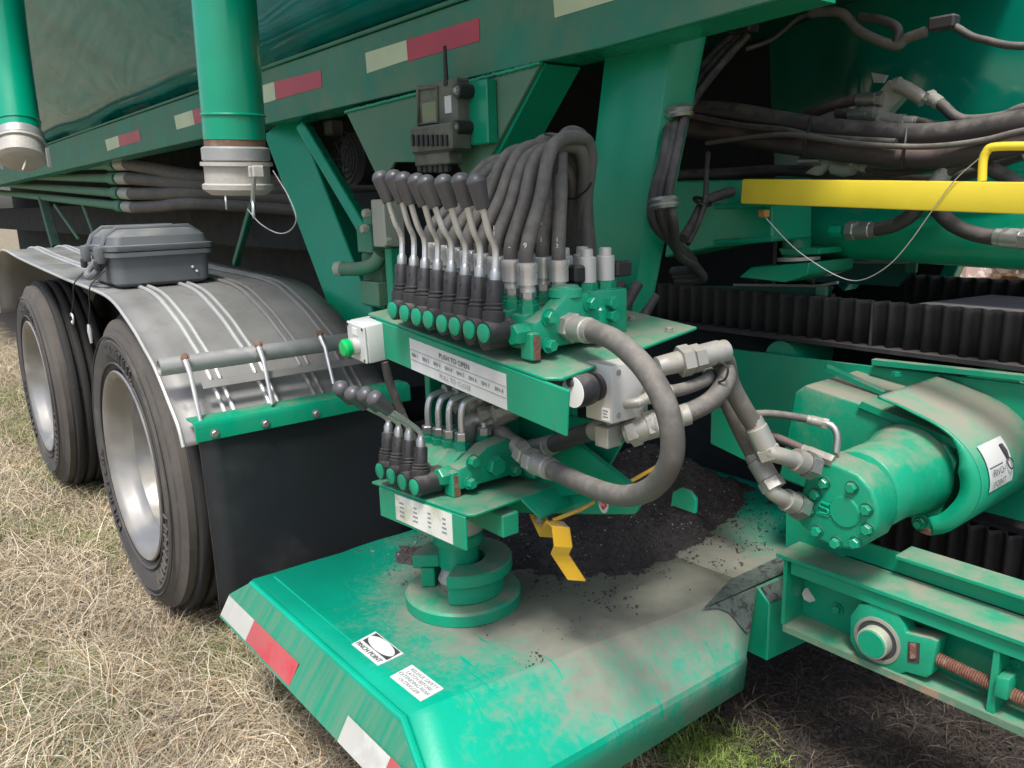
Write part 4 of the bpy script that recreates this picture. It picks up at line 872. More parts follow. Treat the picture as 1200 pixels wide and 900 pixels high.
# ------------------------------------------------------------------ big return hose loop from upper to lower valve bank
lpx = [((676, 385), .90), ((700, 390), .885), ((725, 402), .865), ((756, 432), .845), ((778, 470), .84), ((788, 510), .84), ((784, 545), .845), ((762, 573), .86), ((728, 581), .875), ((690, 570), .89), ((655, 554), .905), ((630, 543), .915)]
hl = hose('return_hose', 'thick dusty hose looping from the upper valve end down to the lower valve', [P(*p, 'Y', y) for p, y in lpx], .0170, 'hose', True, True, None, 18, .055)
p = P(668, 384, 'Y', .905); M('swivel_nut', G().hexa(p+V(-.03, 0, .004), V(1, 0, -.08), .023, .030), 'steel', hl)
p = P(618, 538, 'Y', .92); M('hose_tail', G().cyl(p+V(-.055, .02, .012), p+V(.02, 0, -.003), .0165), 'fitting', hl); M('tail_nut', G().hexa(p+V(-.03, .012, .006), V(1, -.25, -.2), .023, .026), 'fitting', hl)
# elbow and hose leaving the lower valve upward
p0 = P(547, 520, 'Y', .925); p1 = P(549, 497, 'Y', .925); p2 = P(562, 489, 'Y', .95)
h = hose('supply_hose', 'thick dark hose rising from the elbow on the lower valve bank', [P(582, 488, 'Y', .97), P(612, 476, 'Y', 1.0), P(645, 458, 'Y', 1.03), P(660, 440, 'Y', 1.05), P(668, 420, 'Y', 1.08)], .0165, 'hose_dark', True, False, None, 16, .06)
M('elbow', G().tube([p0-V(0, 0, .02), p1, P(556, 490, 'Y', .94), P(583, 488, 'Y', .97)], [.018, .019, .019, .016], 16), 'fitting', h); M('elbow_nut', G().hexa(p0-V(0, 0, .028), EZ, .026, .022), 'fitting', h)
h = hose('supply_hose', 'thick hose between the lower valve and the silver flow control block', [P(628, 527, 'Y', .985), P(650, 520, 'Y', .985), P(685, 508, 'Y', .97), P(716, 500, 'Y', .95)], .0165, 'hose_dark', True, True, None, 16, .06)
M('nut', G().hexa(P(622, 529, 'Y', .985), V(.6, .2, .2), .023, .02), 'fitting', h)
tag(M('hose_adapter', G().tube([P(585, 505, 'Y', .98), P(600, 520, 'Y', .975), P(622, 530, 'Y', .975)], [.018, .020, .018], 14), 'fitting'), 'dusty metal adapter lying behind the lower valve cover', 'fitting')
# ------------------------------------------------------------------ flow control block
fa, fb = P(717, 430, 'Y', .90), P(716, 497, 'Y', .90); fcn = P(686, 421, 'Y', .90)
fx0, fx1, fz0, fz1 = fcn.x, fa.x, fb.z, fa.z+.001
fb_ = T('flow_control_block', 'square silver flow control block with round dial beneath the upper shelf', 'valve', V((fx0+fx1)/2, .94, fz0))
M('block', G().bb(fx0, fx1, .90, .985, fz0, fz1), 'block_alu', fb_, bev=.002, seg=2)
dc = V((fx0+fx1)/2-.003, .90, fz0+.056)
dl = M('dial', G().lathe(dc, -EY, [(0, .022), (.008, .023), (.010, .017), (.016, .017), (.018, .0250), (.024, .0265), (.050, .0265), (.052, .0255), (.0525, 0)], 36), 'plastic_black', fb_)
M('dial_face', G().lathe(dc-EY*.0527, -EY, [(0, .0248), (.001, .0248), (.0012, 0)], 36), 'paint_white', dl)
M('dial_pin', G().lathe(dc-EY*.0540+V(-.004, 0, .015), -EY, [(0, .008), (.003, .007), (.004, .005)], 16), 'knob', dl)
M('stamp_plate', G().bb(fx1-.021, fx1-.004, .8985, .8998, fz0+.004, fz0+.024), 'paint_white', fb_)
for k in range(3): M('print_line', G().bb(fx1-.018, fx1-.007-.002*(k % 2), .8978, .8984, fz0+.009+k*.005, fz0+.011+k*.005), 'ink_grey', fb_)
for (yy, zz) in ((.915, .012), (.915, fz1-fz0-.012), (.97, .012)): M('socket_screw', G().lathe(V(fx1, yy, fz0+zz), EX, [(0, .005), (.001, .005), (.0012, .003)], 14), 'fitting', fb_)
eb = P(720, 515, 'Y', .945)
M('bottom_elbow', G().box(P(713, 510, 'Y', .93), (.03, .035, .036)), 'fitting', fb_, bev=.002)
ft = [P(732, 508, 'Y', .95), P(750, 503, 'Y', .965), P(772, 495, 'Y', .98)]
M('outlet_fitting', G().tube(ft, [.017, .022, .0205], 16), 'fitting', fb_); M('outlet_nut', G().hexa(P(738, 507, 'Y', .955), ft[2]-ft[0], .025, .018), 'fitting', fb_)
s0 = P(728, 474, 'Y', .93); s1 = P(748, 472, 'Y', .94); s2 = P(762, 464, 'Y', .965)
M('small_elbow', G().tube([s0-V(.02, 0, 0), s0, s1, s2], [.008, .008, .0085, .009], 12), 'fitting', fb_); M('small_nut', G().hexa(s2, s2-s1, .0125, .016), 'fitting', fb_)
u0_ = P(770, 430, 'Y', .985); u1_ = P(795, 424, 'Y', 1.02); u2_ = P(822, 418, 'Y', 1.06)
M('upper_fitting', G().tube([u0_, u1_, u2_], [.0165, .018, .018], 16), 'fitting', fb_); M('upper_nut', G().hexa(P(796, 424, 'Y', 1.02), u2_-u0_, .026, .022), 'fitting', fb_)
# hoses from the block to the motor
hose('motor_hose', 'thick hose curling off the upper fitting of the flow control block', [P(822, 418, 'Y', 1.06), P(838, 415, 'Y', 1.09), P(850, 424, 'Y', 1.13), P(856, 450, 'Y', 1.16), P(872, 480, 'Y', 1.19), P(886, 502, 'Y', 1.21), P(896, 522, 'Y', 1.22)], .0165, 'hose', True, True, None, 18, .055)
hose('motor_hose', 'thick yellowish hose bowing under the curled hose beside the block', [P(772, 495, 'Y', .985), P(800, 486, 'Y', 1.02), P(832, 470, 'Y', 1.07), P(849, 450, 'Y', 1.10), P(850, 436, 'Y', 1.12), P(842, 425, 'Y', 1.17), P(846, 450, 'Y', 1.21), P(862, 490, 'Y', 1.23), P(882, 530, 'Y', 1.25), P(900, 560, 'Y', 1.25)], .0165, 'hose', True, True, None, 18, .055)
hose('pilot_hose', 'thin grey hose squeezed between the two thick motor hoses', [P(766, 462, 'Y', .975), P(800, 456, 'Y', 1.02), P(826, 446, 'Y', 1.07), P(832, 438, 'Y', 1.12), P(828, 433, 'Y', 1.16)], .0105, 'hose', True, False, None)
hose('drain_hose', 'thin hose with small steel elbow ending above the motor', [P(838, 470, 'Y', 1.24), P(870, 484, 'Y', 1.27), P(905, 485, 'Y', 1.30), P(940, 490, 'Y', 1.34), P(962, 495, 'Y', 1.36)], .0075, 'hose', False, True, None, 12, .03)
tag(M('steel_elbow', G().tube(spline([P(962, 495, 'Y', 1.36), P(975, 499, 'Y', 1.365), P(981, 510, 'Y', 1.365), P(980, 530, 'Y', 1.36)], 5), .0065, 12), 'steel'), 'small bent steel elbow dropping into the motor top', 'fitting')
hose('drain_hose', 'thin reddish hose running behind the thick motor hoses to the motor', [P(850, 480, 'Y', 1.30), P(880, 500, 'Y', 1.31), P(915, 515, 'Y', 1.32), P(945, 528, 'Y', 1.33), P(965, 536, 'Y', 1.335)], .0085, 'hose_red', False, True, None, 12, .045)
# angled crimp ends on the motor
def angle_end(lbl, pts, rr_):
    t = T('hose_end', lbl, 'fitting', pts[0]); M('bent_tube', G().tube(spline(pts, 5), rr_, 18), 'fitting', t)
    d = pts[-1]-pts[-2]; M('swivel_nut', G().hexa(pts[-1]-d.normalized()*.03, d, .025, .026), 'steel', t); M('crimp', G().cyl(pts[-1]-d.normalized()*.055, pts[-1]-d.normalized()*.032, .021), 'fitting', t)
angle_end('upper bent steel hose end screwed into the motor side', [P(894, 518, 'Y', 1.22), P(903, 530, 'Y', 1.22), P(918, 535, 'Y', 1.24), P(938, 541, 'Y', 1.275), P(957, 549, 'Y', 1.31)], .0150)
angle_end('lower bent steel hose end screwed into the motor side', [P(898, 556, 'Y', 1.25), P(902, 572, 'Y', 1.245), P(914, 582, 'Y', 1.26), P(926, 588, 'Y', 1.285), P(944, 597, 'Y', 1.32)], .0150)
tag(M('cable_tie', G().tube(spline([P(x, y, 'Y', 1.08) for (x, y) in ((836, 430), (846, 426), (853, 432), (850, 444), (842, 448))], 5), .002, 6), 'zip'), 'black cable tie holding the curled motor hoses', 'cable tie')
# ================================================================== LEFT VALVE / PIPE STUB behind the stand
lb_ = T('selector_block', 'pale dusty green valve block with angled pipe stub left of the levers', 'valve', P(430, 300, 'Y', 1.12))
def pb2(name, par, m, x0, y0, x1, y1, Y, dep, bev=.003):
    a = P(x0, y0, 'Y', Y); b = P(x1, y1, 'Y', Y)
    return M(name, G().box(((a.x+b.x)/2, Y+dep/2, (a.z+b.z)/2), (abs(a.x-b.x), dep, abs(a.z-b.z))), m, par, bev=bev)
pb2('valve_body', lb_, 'coupling', 434, 234, 452, 290, 1.06, .06)
pb2('side_block', lb_, 'green_haze', 417, 264, 436, 297, 1.075, .05)
pb2('upper_block', lb_, 'green_haze', 424, 246, 436, 264, 1.075, .05)
pb2('mount_plate', lb_, 'green_haze', 423, 297, 449, 362, 1.10, .02)
pb2('dust_plate', lb_, 'green_haze', 421, 329, 444, 360, 1.07, .03)
pb2('post', lb_, 'green', 450, 290, 462, 372, 1.08, .03)
stp = [P(400, 315, 'Y', 1.06), P(420, 315, 'Y', 1.065), P(438, 310, 'Y', 1.075), P(446, 298, 'Y', 1.085)]
M('pipe_stub', G().tube(spline(stp, 5), .0185, 16), 'green_haze', lb_); M('stub_nut', G().cyl(stp[0]-V(.015, .004, 0), stp[0]+V(.008, .002, 0), .0205), 'coupling', lb_)
for (x, y) in ((432, 250), (457, 283), (430, 268)): M('fitting', G().hexa(P(x, y, 'Y', 1.06), -EY, .012, .016), 'coupling', lb_)
# ================================================================== YELLOW LATCH
yl = T('safety_latch', 'bent yellow steel safety latch strap under the lower shelf', 'latch', P(660, 680, 'Y', .95))
def strap(par, pts, wv, th, m, nm):
    g = G(); pts = [Vector(p) for p in pts]; wv = Vector(wv); vs = []; fs = []
    for i, p in enumerate(pts):
        t = (pts[min(i+1, len(pts)-1)]-pts[max(i-1, 0)]).normalized(); n = t.cross(wv).normalized()*th/2
        vs += [p-wv/2-n, p+wv/2-n, p+wv/2+n, p-wv/2+n]
    for i in range(len(pts)-1):
        b = 4*i
        for k in range(4): j = (k+1) % 4; fs.append((b+k, b+j, b+4+j, b+4+k))
    fs += [(3, 2, 1, 0), tuple(4*(len(pts)-1)+k for k in range(4))]
    return M(nm, g.add(vs, fs), m, par, bev=.0012, ang=25)
ys_ = [P(630, 603, 'Y', .965), P(642, 628, 'Y', .952), P(650, 612, 'Y', .925), P(657, 618, 'Y', .915), P(660, 640, 'Y', .915), P(656, 649, 'Y', .925), P(676, 680, 'Y', .945)]
strap(yl, ys_, V(.026, .021, 0), .006, 'yellow_latch', 'strap')
M('pivot_bolt', G().bolt(P(632, 609, 'Y', .955), V(.2, -.8, .5), .006), 'fitting', yl)
M('pull_rod', G().tube([P(648, 610, 'Y', .945), P(680, 597, 'Y', 1.0), P(800, 530, 'Y', 1.25)], .0042, 8), 'yellow_latch', yl)
tag(M('latch_lug', G().prism([P(*p, 'Y', 1.12) for p in ((786, 592), (788, 577), (797, 572), (808, 576), (815, 585), (814, 602))], (0, .008, 0)), 'green', bev=.001), 'small rounded green lug sticking out of the dirt heap', 'lug')
# ================================================================== CONVEYOR
YC = 1.42
cv = T('conveyor', 'green belt conveyor frame with corrugated sidewall belt at the right', 'conveyor', (-.4, 1.6, .2))
XC0, XC1 = -.885, .25
def zat(px, py, Y): return P(px, py, 'Y', Y).z
# lower channel: bottom flange, web, top flange
zb0, zt0 = zat(940, 742, YC), zat(960, 690, YC)
M('bottom_flange', G().bb(XC0, XC1, YC, YC+.07, zb0-.008, zb0), 'green_dusty', cv, bev=.001)
M('bottom_lip', G().bb(XC0+.004, XC1, YC-.004, YC-.0005, zb0-.012, zb0+.002), 'lip_rust', cv)
M('channel_web', G().bb(XC0, XC1, YC+.0705, YC+.078, zb0-.008, zt0+.02), 'green', cv)
zf = zat(960, 664, YC)
M('top_flange', G().bb(XC0-.02, XC1, YC-.006, YC+.085, zf-.010, zf), 'green_dusty', cv, bev=.0015)
M('flange_lip', G().bb(XC0+.012, XC1, YC+.002, YC+.007, zf-.040, zf-.0105), 'green_dusty', cv, bev=.001)
M('end_plate', G().bb(XC0-.004, XC0+.004, YC+.001, YC+.08, zb0+.001, zf-.011), 'green', cv)
ZPN = zat(1150, 678, YC+.09)
M('side_panel', G().bb(XC0-.02, XC1, YC+.0855, YC+.093, zf+.001, ZPN), 'green', cv, bev=.001)
M('panel_flange', G().bb(XC0+.2, XC1, YC+.055, YC+.12, ZPN+.0005, ZPN+.008), 'green_dusty', cv, bev=.001)
M('inner_stringer', G().bb(XC0+.1, XC1, 1.905, 1.915, zat(1150, 598, 1.91), zat(1150, 560, 1.91)), 'green', cv, bev=.001)
M('access_hole', G().cyl(P(949, 697, 'Y', YC+.068), P(949, 697, 'Y', YC+.0702), .016, n=8), 'coupling', cv)
for (x, y) in ((936, 717), (981, 714), (1191, 776)): M('frame_bolt', G().bolt(P(x, y, 'Y', YC+.069), -EY, .010), 'green', cv)
# return belt sidewall behind the panel: corrugated
def corrug(name, par, x0, x1, y, z0_, z1_, pitch, amp, m='belt', slope=0.0, th=.006):
    n = int((x1-x0)/pitch*10); vs = []; fs = []
    for i in range(n+1):
        x = x0+(x1-x0)*i/n; ph = (x-x0)/pitch*2*math.pi; s = math.sin(ph); s = math.copysign(abs(s)**.6, s)
        yy = y+amp*s; dz = slope*(x-x0)
        for (z, k) in ((z0_, 1), (z1_-.012, 1), (z1_, 1.0)): vs.append(V(x, yy, z+dz+.002*random.random()*(z > z0_)))
    for i in range(n):
        for k in range(2): fs.append((i*3+k, (i+1)*3+k, (i+1)*3+k+1, i*3+k+1))
    g = G(); g.add(vs, fs); o = M(name, g, m, par, ang=50); o.modifiers.new('t', 'SOLIDIFY').thickness = th; return o
corrug('return_sidewall', cv, XC0-.2, XC1, 1.93, zat(1150, 690, 1.93)-.06, zat(1150, 618, 1.93), .041, .012)
M('return_belt', G().bb(XC0-.2, XC1, 1.945, 2.4, zat(1150, 618, 1.93)+.001, zat(1150, 618, 1.93)+.011), 'belt', cv)
# upper run
YB = 1.86
zq0 = zat(1025, 405, YB); zq1 = zat(1025, 353, YB)
corrug('near_sidewall', cv, -1.85, .30, YB, zq0, zq1, .041, .012)
corrug('far_sidewall', cv, P(1062, 330, 'Y', YB+.52).x, .60, YB+.52, zq0+.01, zq1+.012, .041, .012)
M('belt_carcass', G().bb(-1.85, .30, YB-.03, YB+.55, zq0-.010, zq0), 'belt', cv)
M('belt_load', G().prism([V(-1.0, YB+.02, zq0+.0005), V(.3, YB+.02, zq0+.0005), V(.3, YB+.5, zq0+.0005), V(-.9, YB+.5, zq0+.0005)], (0, 0, .078)), 'belt_top', cv)
M('splice_gap', G().bb(P(1025, 380, 'Y', YB).x-.002, P(1025, 380, 'Y', YB).x+.003, YB-.018, YB-.013, zq0, zq1), 'ink', cv)
# conveyor side plate below the belt with roller
YS = 1.83
sp0 = [P(848, 408, 'Y', YS), P(1010, 428, 'Y', YS), P(1240, 455, 'Y', YS), P(1240, 560, 'Y', YS), P(990, 560, 'Y', YS), P(842, 478, 'Y', YS)]
M('frame_side', G().prism(sp0, (0, .010, 0)), 'green', cv, bev=.001)
for (x, y, rr_, x2) in ((916, 404, .052, 0), (1165, 432, .10, 0)):
    c = P(x, y, 'Y', YB-.005) if rr_ < .06 else P(x, y+30, 'Y', YB-.02)
    c.z = zq0-.014-rr_
    ro = M('roller', G().lathe(c, EY, [(0, rr_*.93), (.006, rr_), (.45, rr_)], 32), 'green', cv)
    M('roller_end', G().lathe(c+V(0, .004, 0), -EY, [(.0, rr_*.86), (.002, rr_*.86), (-.001, rr_*.7), (-.001, rr_*.3), (.012, rr_*.28), (.013, 0)], 28), 'green_dark', ro)
M('roller_cover', G().prism([P(1021, 421, 'Y', YS-.02), P(1200, 440, 'Y', YS-.02), P(1260, 446, 'Y', YS-.02), P(1260, 453, 'Y', YS-.02), P(1200, 447, 'Y', YS-.02), P(1021, 428, 'Y', YS-.02)], (0, .02, 0)), 'green_dusty', cv, bev=.001)
lg = [P(833, 478, 'Y', 1.5), P(868, 470, 'Y', 1.5), P(882, 540, 'Y', 1.5), P(884, 548, 'Y', 1.5), P(873, 540, 'Y', 1.5), P(832, 520, 'Y', 1.5)]
M('corner_bracket', G().prism(lg, (0, .02, 0)), 'green', cv, bev=.002)
M('end_leg', G().prism([P(921, 600, 'Y', 1.5), P(921, 652, 'Y', 1.5), P(990, 662, 'Y', 1.5), P(990, 560, 'Y', 1.5)], (0, .02, 0)), 'green', cv)
# belt guides (thin channel lips above belt)
gd = T('belt_guide', 'pair of thin green skirt plates resting above the belt', 'guide', P(900, 340, 'Y', 1.90))
M('near_skirt', G().prism([P(772, 335, 'Y', 1.90), P(975, 336, 'Y', 1.90), P(968, 350, 'Y', 1.90), P(772, 345, 'Y', 1.90)], (0, .012, 0)), 'green_dark', gd, bev=.001)
M('skirt_clip', G().box(P(963, 341, 'Y', 1.89), (.03, .012, .025)), 'green_haze', gd, bev=.002)
M('far_skirt', G().prism([P(948, 309, 'Y', 2.2), P(1075, 309, 'Y', 2.2), P(1052, 336, 'Y', 2.2), P(945, 330, 'Y', 2.2)], (0, .012, 0)), 'green_dark', gd, bev=.001)
M('far_clip', G().box(P(1068, 314, 'Y', 2.19), (.03, .012, .025)), 'green_haze', gd, bev=.002)
M('skirt_edge', G().tube([P(948, 308, 'Y', 2.19), P(1070, 307, 'Y', 2.19), P(1084, 304, 'Y', 2.18)], .004, 6), 'galv', gd)
M('skirt_edge', G().tube([P(860, 334, 'Y', 1.89), P(960, 335, 'Y', 1.89), P(982, 331, 'Y', 1.88)], .004, 6), 'galv', gd)
for (x, y) in ((885, 325), (953, 328), (993, 300), (1060, 300)): M('stud', G().tube([P(x, y, 'Y', 1.9)-V(0, 0, .01), P(x, y, 'Y', 1.9)+V(0, 0, .02)], .004, 8), 'plastic_black', gd)
M('dark_backing', G().bb(-1.9, .5, 2.02, 2.03, .40, zq0-.015), 'under_shade', cv)  # added shade-coloured sheet under the belt, hides the lit ground behind it
# tail bracket above the belt on the left
M('chute_plate', G().prism([P(866, 325, 'Y', 1.72), P(880, 313, 'Y', 1.72), P(948, 308, 'Y', 1.72), P(946, 322, 'Y', 1.72), P(920, 331, 'Y', 1.72)], (0, .2, 0)), 'green', gd, bev=.002)
pv = P(935, 290, 'Y', 1.78)
pt_ = T('pivot_bracket', 'green vertical pivot pin with flat washer plates under the cylinder end', 'bracket', pv)
M('pivot_pin', G().cyl(P(932, 240, 'Y', 1.80), P(934, 300, 'Y', 1.80), .034, n=28), 'green', pt_)
M('washer', G().cyl(P(936, 301, 'Y', 1.78), P(936, 305, 'Y', 1.78), .05, n=28), 'coupling', pt_)
M('pivot_plate', G().prism([P(912, 291, 'Y', 1.76), P(960, 291, 'Y', 1.76), P(960, 298, 'Y', 1.76), P(916, 299, 'Y', 1.76)], (0, .1, 0)), 'green', pt_, bev=.001)
# ------------------------------------------------------------------ hydraulic cylinder
c0, c1 = P(945, 268, 'Y', 1.93), P(1330, 282, 'Y', 1.93)
c1 = c0+(c1-c0)*1.5
hc = T('hydraulic_cylinder', 'large dusty green hydraulic cylinder behind the yellow bar', 'cylinder', c0)
M('barrel', G().lathe(c0, c1-c0, [(0, .066), (.006, .070), ((c1-c0).length, .070)], 40), 'green', hc)
M('gland', G().lathe(c0-(c1-c0).normalized()*.02, c1-c0, [(0, .055), (.02, .055)], 36), 'green_dark', hc)
yb0, yb1 = P(877, 224, 'Y', 1.56), P(1320, 235, 'Y', 1.56)
yb1 = yb0+(yb1-yb0)*1.35
yb = T('locking_bar', 'yellow square steel bar lying across the conveyor hoses', 'bar', yb0)
t_ = (yb1-yb0).normalized(); s_ = EY; u_ = s_.cross(t_).normalized()*-1
M('bar_tube', G().box((yb0+yb1)/2, ((yb1-yb0).length, .052, .052), (t_, EY, t_.cross(EY))), 'yellow', yb, bev=.003, seg=2)
hp = [P(1151, 212, 'Y', 1.58), P(1152, 190, 'Y', 1.58), P(1156, 178, 'Y', 1.58), P(1166, 172, 'Y', 1.58), P(1215, 171, 'Y', 1.58)]
M('handle', G().tube(spline(hp, 5), .0075, 12), 'yellow', yb)
M('stop_plate', G().box(P(898, 239, 'Y', 1.58), (.07, .06, .008)), 'green_dusty', yb, bev=.001)
M('brass_nut', G().hexa(P(895, 246, 'Y', 1.57), -EZ, .013, .016), 'brass', yb)
wr = [P(*p, 'Y', 1.53) for p in ((898, 256), (925, 285), (950, 305), (985, 325), (1010, 328), (1040, 312), (1065, 285), (1095, 243), (1120, 210), (1148, 185))]
tag(M('tether_wire', G().tube(spline(wr, 6), .0010, 6), 'wire'), 'thin steel tether wire sagging below the yellow bar', 'wire')
# hoses under the bar
hose('cylinder_hose', 'short hose with green plug dipping below the yellow bar', [P(1004, 270, 'Y', 1.80), P(1025, 269, 'Y', 1.80), P(1050, 263, 'Y', 1.80), P(1072, 248, 'Y', 1.80), P(1085, 225, 'Y', 1.82)], .0155, 'hose_dark', True, False, None, 14, .05, fm='steel')
tag(M('port_plug', G().hexa(P(974, 270, 'Y', 1.80), V(1, 0, 0), .015, .03), 'green_clean'), 'small green hexagonal port plug at the cylinder', 'plug')
hose('cylinder_hose', 'dark hose drooping behind the yellow bar to the right edge', [P(1085, 225, 'Y', 1.82), P(1098, 245, 'Y', 1.80), P(1118, 264, 'Y', 1.78), P(1150, 276, 'Y', 1.76), P(1196, 280, 'Y', 1.75)], .0155, 'hose_dark', False, True, None, 14, .05, fm='steel')
# thick hose pair
hose('main_hose', 'upper of the two thick dark hoses crossing the top right', [P(795, 128, 'Y', 1.75), P(860, 132, 'Y', 1.75), P(950, 148, 'Y', 1.75), P(1060, 158, 'Y', 1.75), P(1130, 154, 'Y', 1.75), P(1230, 138, 'Y', 1.74), P(1230, 138, 'Y', 1.74)+V(.3, .03, .02), P(1230, 138, 'Y', 1.74)+V(.7, .15, .0)], .0235, 'hose_dark', False, False, 'thick hoses at top right', 18)
hose('main_hose', 'lower reddish one of the two thick hoses crossing the top right', [P(795, 148, 'Y', 1.77), P(850, 156, 'Y', 1.77), P(920, 168, 'Y', 1.75), P(1000, 178, 'Y', 1.74), P(1080, 184, 'Y', 1.74), P(1150, 176, 'Y', 1.73), P(1230, 160, 'Y', 1.72), P(1230, 160, 'Y', 1.72)+V(.3, .03, .02), P(1230, 160, 'Y', 1.72)+V(.7, .15, .0)], .0240, 'hose_red', False, False, 'thick hoses at top right', 18)
hose('signal_cable', 'thin light cable running between the two thick hoses', [P(828, 168, 'Y', 1.73), P(880, 161, 'Y', 1.72), P(930, 158, 'Y', 1.70), P(1000, 168, 'Y', 1.70), P(1080, 172, 'Y', 1.70), P(1150, 165, 'Y', 1.70), P(1230, 148, 'Y', 1.70), P(1230, 148, 'Y', 1.70)+V(.3, .03, .02), P(1230, 148, 'Y', 1.70)+V(.7, .15, .0)], .006, 'hose', False, False)
hose('signal_cable', 'thin dark cable lying on the thick upper hose', [P(800, 134, 'Y', 1.72), P(860, 146, 'Y', 1.72), P(920, 153, 'Y', 1.715), P(960, 161, 'Y', 1.71), P(1050, 167, 'Y', 1.705)], .008, 'hose_dark', False, False)
for k, (x, y0_, y1_, nm) in enumerate(((946, 138, 182, 'left'), (1060, 150, 196, 'right'))):
    tag(M('cable_tie', G().tube(spline([P(x+3, y0_, 'Y', 1.722), P(x, (y0_+y1_)/2, 'Y', 1.705), P(x-4, y1_, 'Y', 1.715)], 5), .003, 6), 'zip'), f'{nm} black cable tie binding the thick hose pair', 'cable tie')
hose('lower_hose', 'thin dark hose passing below the thick hose pair', [P(1005, 194, 'Y', 1.8), P(1040, 202, 'Y', 1.8), P(1080, 198, 'Y', 1.8), P(1120, 190, 'Y', 1.8)], .009, 'hose_red', True, False)
hose('lower_hose', 'dark hose hidden above the yellow bar in shadow', [P(790, 205, 'Y', 1.85), P(850, 203, 'Y', 1.85), P(930, 200, 'Y', 1.85), P(1090, 212, 'Y', 1.85), P(1200, 180, 'Y', 1.85)], .014, 'hose_dark', False, False)
hose('coupling_hose', 'dark hose with coupler dipping above the yellow handle', [P(1096, 218, 'Y', 1.75), P(1110, 200, 'Y', 1.75), P(1140, 188, 'Y', 1.75), P(1175, 205, 'Y', 1.75), P(1230, 222, 'Y', 1.75), P(1230, 222, 'Y', 1.75)+V(.3, .03, .02), P(1230, 222, 'Y', 1.75)+V(.7, .15, .0)], .014, 'hose_dark', True, False)
# manifold with fittings on the hopper wall
mn = T('hose_manifold', 'dusty aluminium hose manifold fixed to the sloping hopper wall', 'manifold', P(1035, 130, 'Y', 1.86))
a, b = P(1055, 102, 'Y', 1.84), P(1015, 147, 'Y', 1.84); t_ = (a-b).normalized()
M('bar', G().box((a+b)/2, (.05, .035, (a-b).length), (t_.cross(EY).normalized(), EY, t_)), 'coupling', mn, bev=.003)
M('wall_tab', G().prism([P(1021, 85, 'Y', 1.87), P(1039, 88, 'Y', 1.87), P(1034, 97, 'Y', 1.87), P(1024, 97, 'Y', 1.87)], (0, .01, 0)), 'alu_bright', mn)
for pts in (((1052, 100), (1062, 104), (1075, 112), (1083, 118)), ((1048, 100), (1056, 98)), ((1035, 138), (1050, 142), (1060, 142)), ((1030, 140), (1042, 147), (1052, 148))):
    M('elbow_fitting', G().tube([P(*p, 'Y', 1.82) for p in pts], .015, 12), 'fitting', mn)
hose('manifold_hose', 'dark hose entering the manifold from the left at the top', [P(1026, 116, 'Y', 1.82), P(1005, 117, 'Y', 1.82), P(975, 124, 'Y', 1.82), P(945, 136, 'Y', 1.83)], .012, 'hose_red', True, False, None, 12, .045, fm='steel')
hose('manifold_hose', 'stubby second hose entering the manifold from the left', [P(1016, 133, 'Y', 1.81), P(1000, 134, 'Y', 1.81), P(980, 133, 'Y', 1.81)], .011, 'hose_dark', True, False, None, 12, .045, fm='steel')
hose('manifold_hose', 'black hose leaving the manifold to the right edge', [P(1093, 116, 'Y', 1.80), P(1105, 124, 'Y', 1.79), P(1118, 136, 'Y', 1.79), P(1135, 141, 'Y', 1.79), P(1175, 137, 'Y', 1.79), P(1225, 122, 'Y', 1.79), P(1225, 122, 'Y', 1.79)+V(.3, .03, .02), P(1225, 122, 'Y', 1.79)+V(.7, .15, .0)], .011, 'hose_dark', True, False, None, 12, .03)
hose('manifold_hose', 'lower hose leaving the manifold to the right', [P(1062, 142, 'Y', 1.80), P(1080, 143, 'Y', 1.80), P(1100, 147, 'Y', 1.80), P(1130, 148, 'Y', 1.80)], .009, 'hose_dark', True, False, None, 12, .03)
m2 = T('hose_manifold', 'small grey hose manifold just above the yellow bar end', 'manifold', P(960, 198, 'Y', 1.8))
M('plate', G().prism([P(942, 203, 'Y', 1.79), P(958, 206, 'Y', 1.79), P(977, 188, 'Y', 1.79), P(966, 186, 'Y', 1.79)], (0, .02, 0)), 'coupling', m2, bev=.002)
M('elbow_fitting', G().tube([P(977, 195, 'Y', 1.79), P(990, 198, 'Y', 1.79), P(1000, 196, 'Y', 1.79)], .018, 12), 'fitting', m2)
M('hex_fitting', G().tube([P(938, 189, 'Y', 1.79), P(963, 188, 'Y', 1.79)], .012, 12), 'steel', m2)
# cable run along the top edge
cab = [((868, 40), 1.62), ((850, 60), 1.6), ((820, 95), 1.5), ((797, 130), 1.36), ((786, 180), 1.29), ((777, 230), 1.27), ((778, 262), 1.28), ((792, 286), 1.36), ((812, 300), 1.48), ((818, 315), 1.55), ((790, 318), 1.62)]
for k in range(3):
    dx = (k-1)*9
    pts = [P(p[0]+dx*(1 if i < 7 else .4)+(3*math.sin(i*2+k) if i > 3 else 0), p[1]+(6*k if i > 6 else 0), 'Y', y+(.006 if k == 1 else 0)) for i, (p, y) in enumerate(cab)]
    hose('bundle_hose', ('left', 'middle', 'right')[k]+' black hose of the bundle clamped down the green upright', pts, .0115 if k < 2 else .009, 'hose_dark', False, False, 'bundle on green upright')
for k, (x, y, Y) in enumerate(((794, 131, 1.335), (777, 237, 1.255))):
    c = P(x, y, 'Y', Y)
    tag(M('hose_clamp', G().lathe(c+V(.004, 0, -.012), V(-.12, 0, 1), [(0, .026), (.006, .030), (.010, .026), (.016, .030), (.022, .026), (.020, .022), (.002, .022), (0, .026)], 24, 0, False), 'steel'), ('upper' if k == 0 else 'lower')+' round steel clamp holding the bundle on the upright', 'clamp')
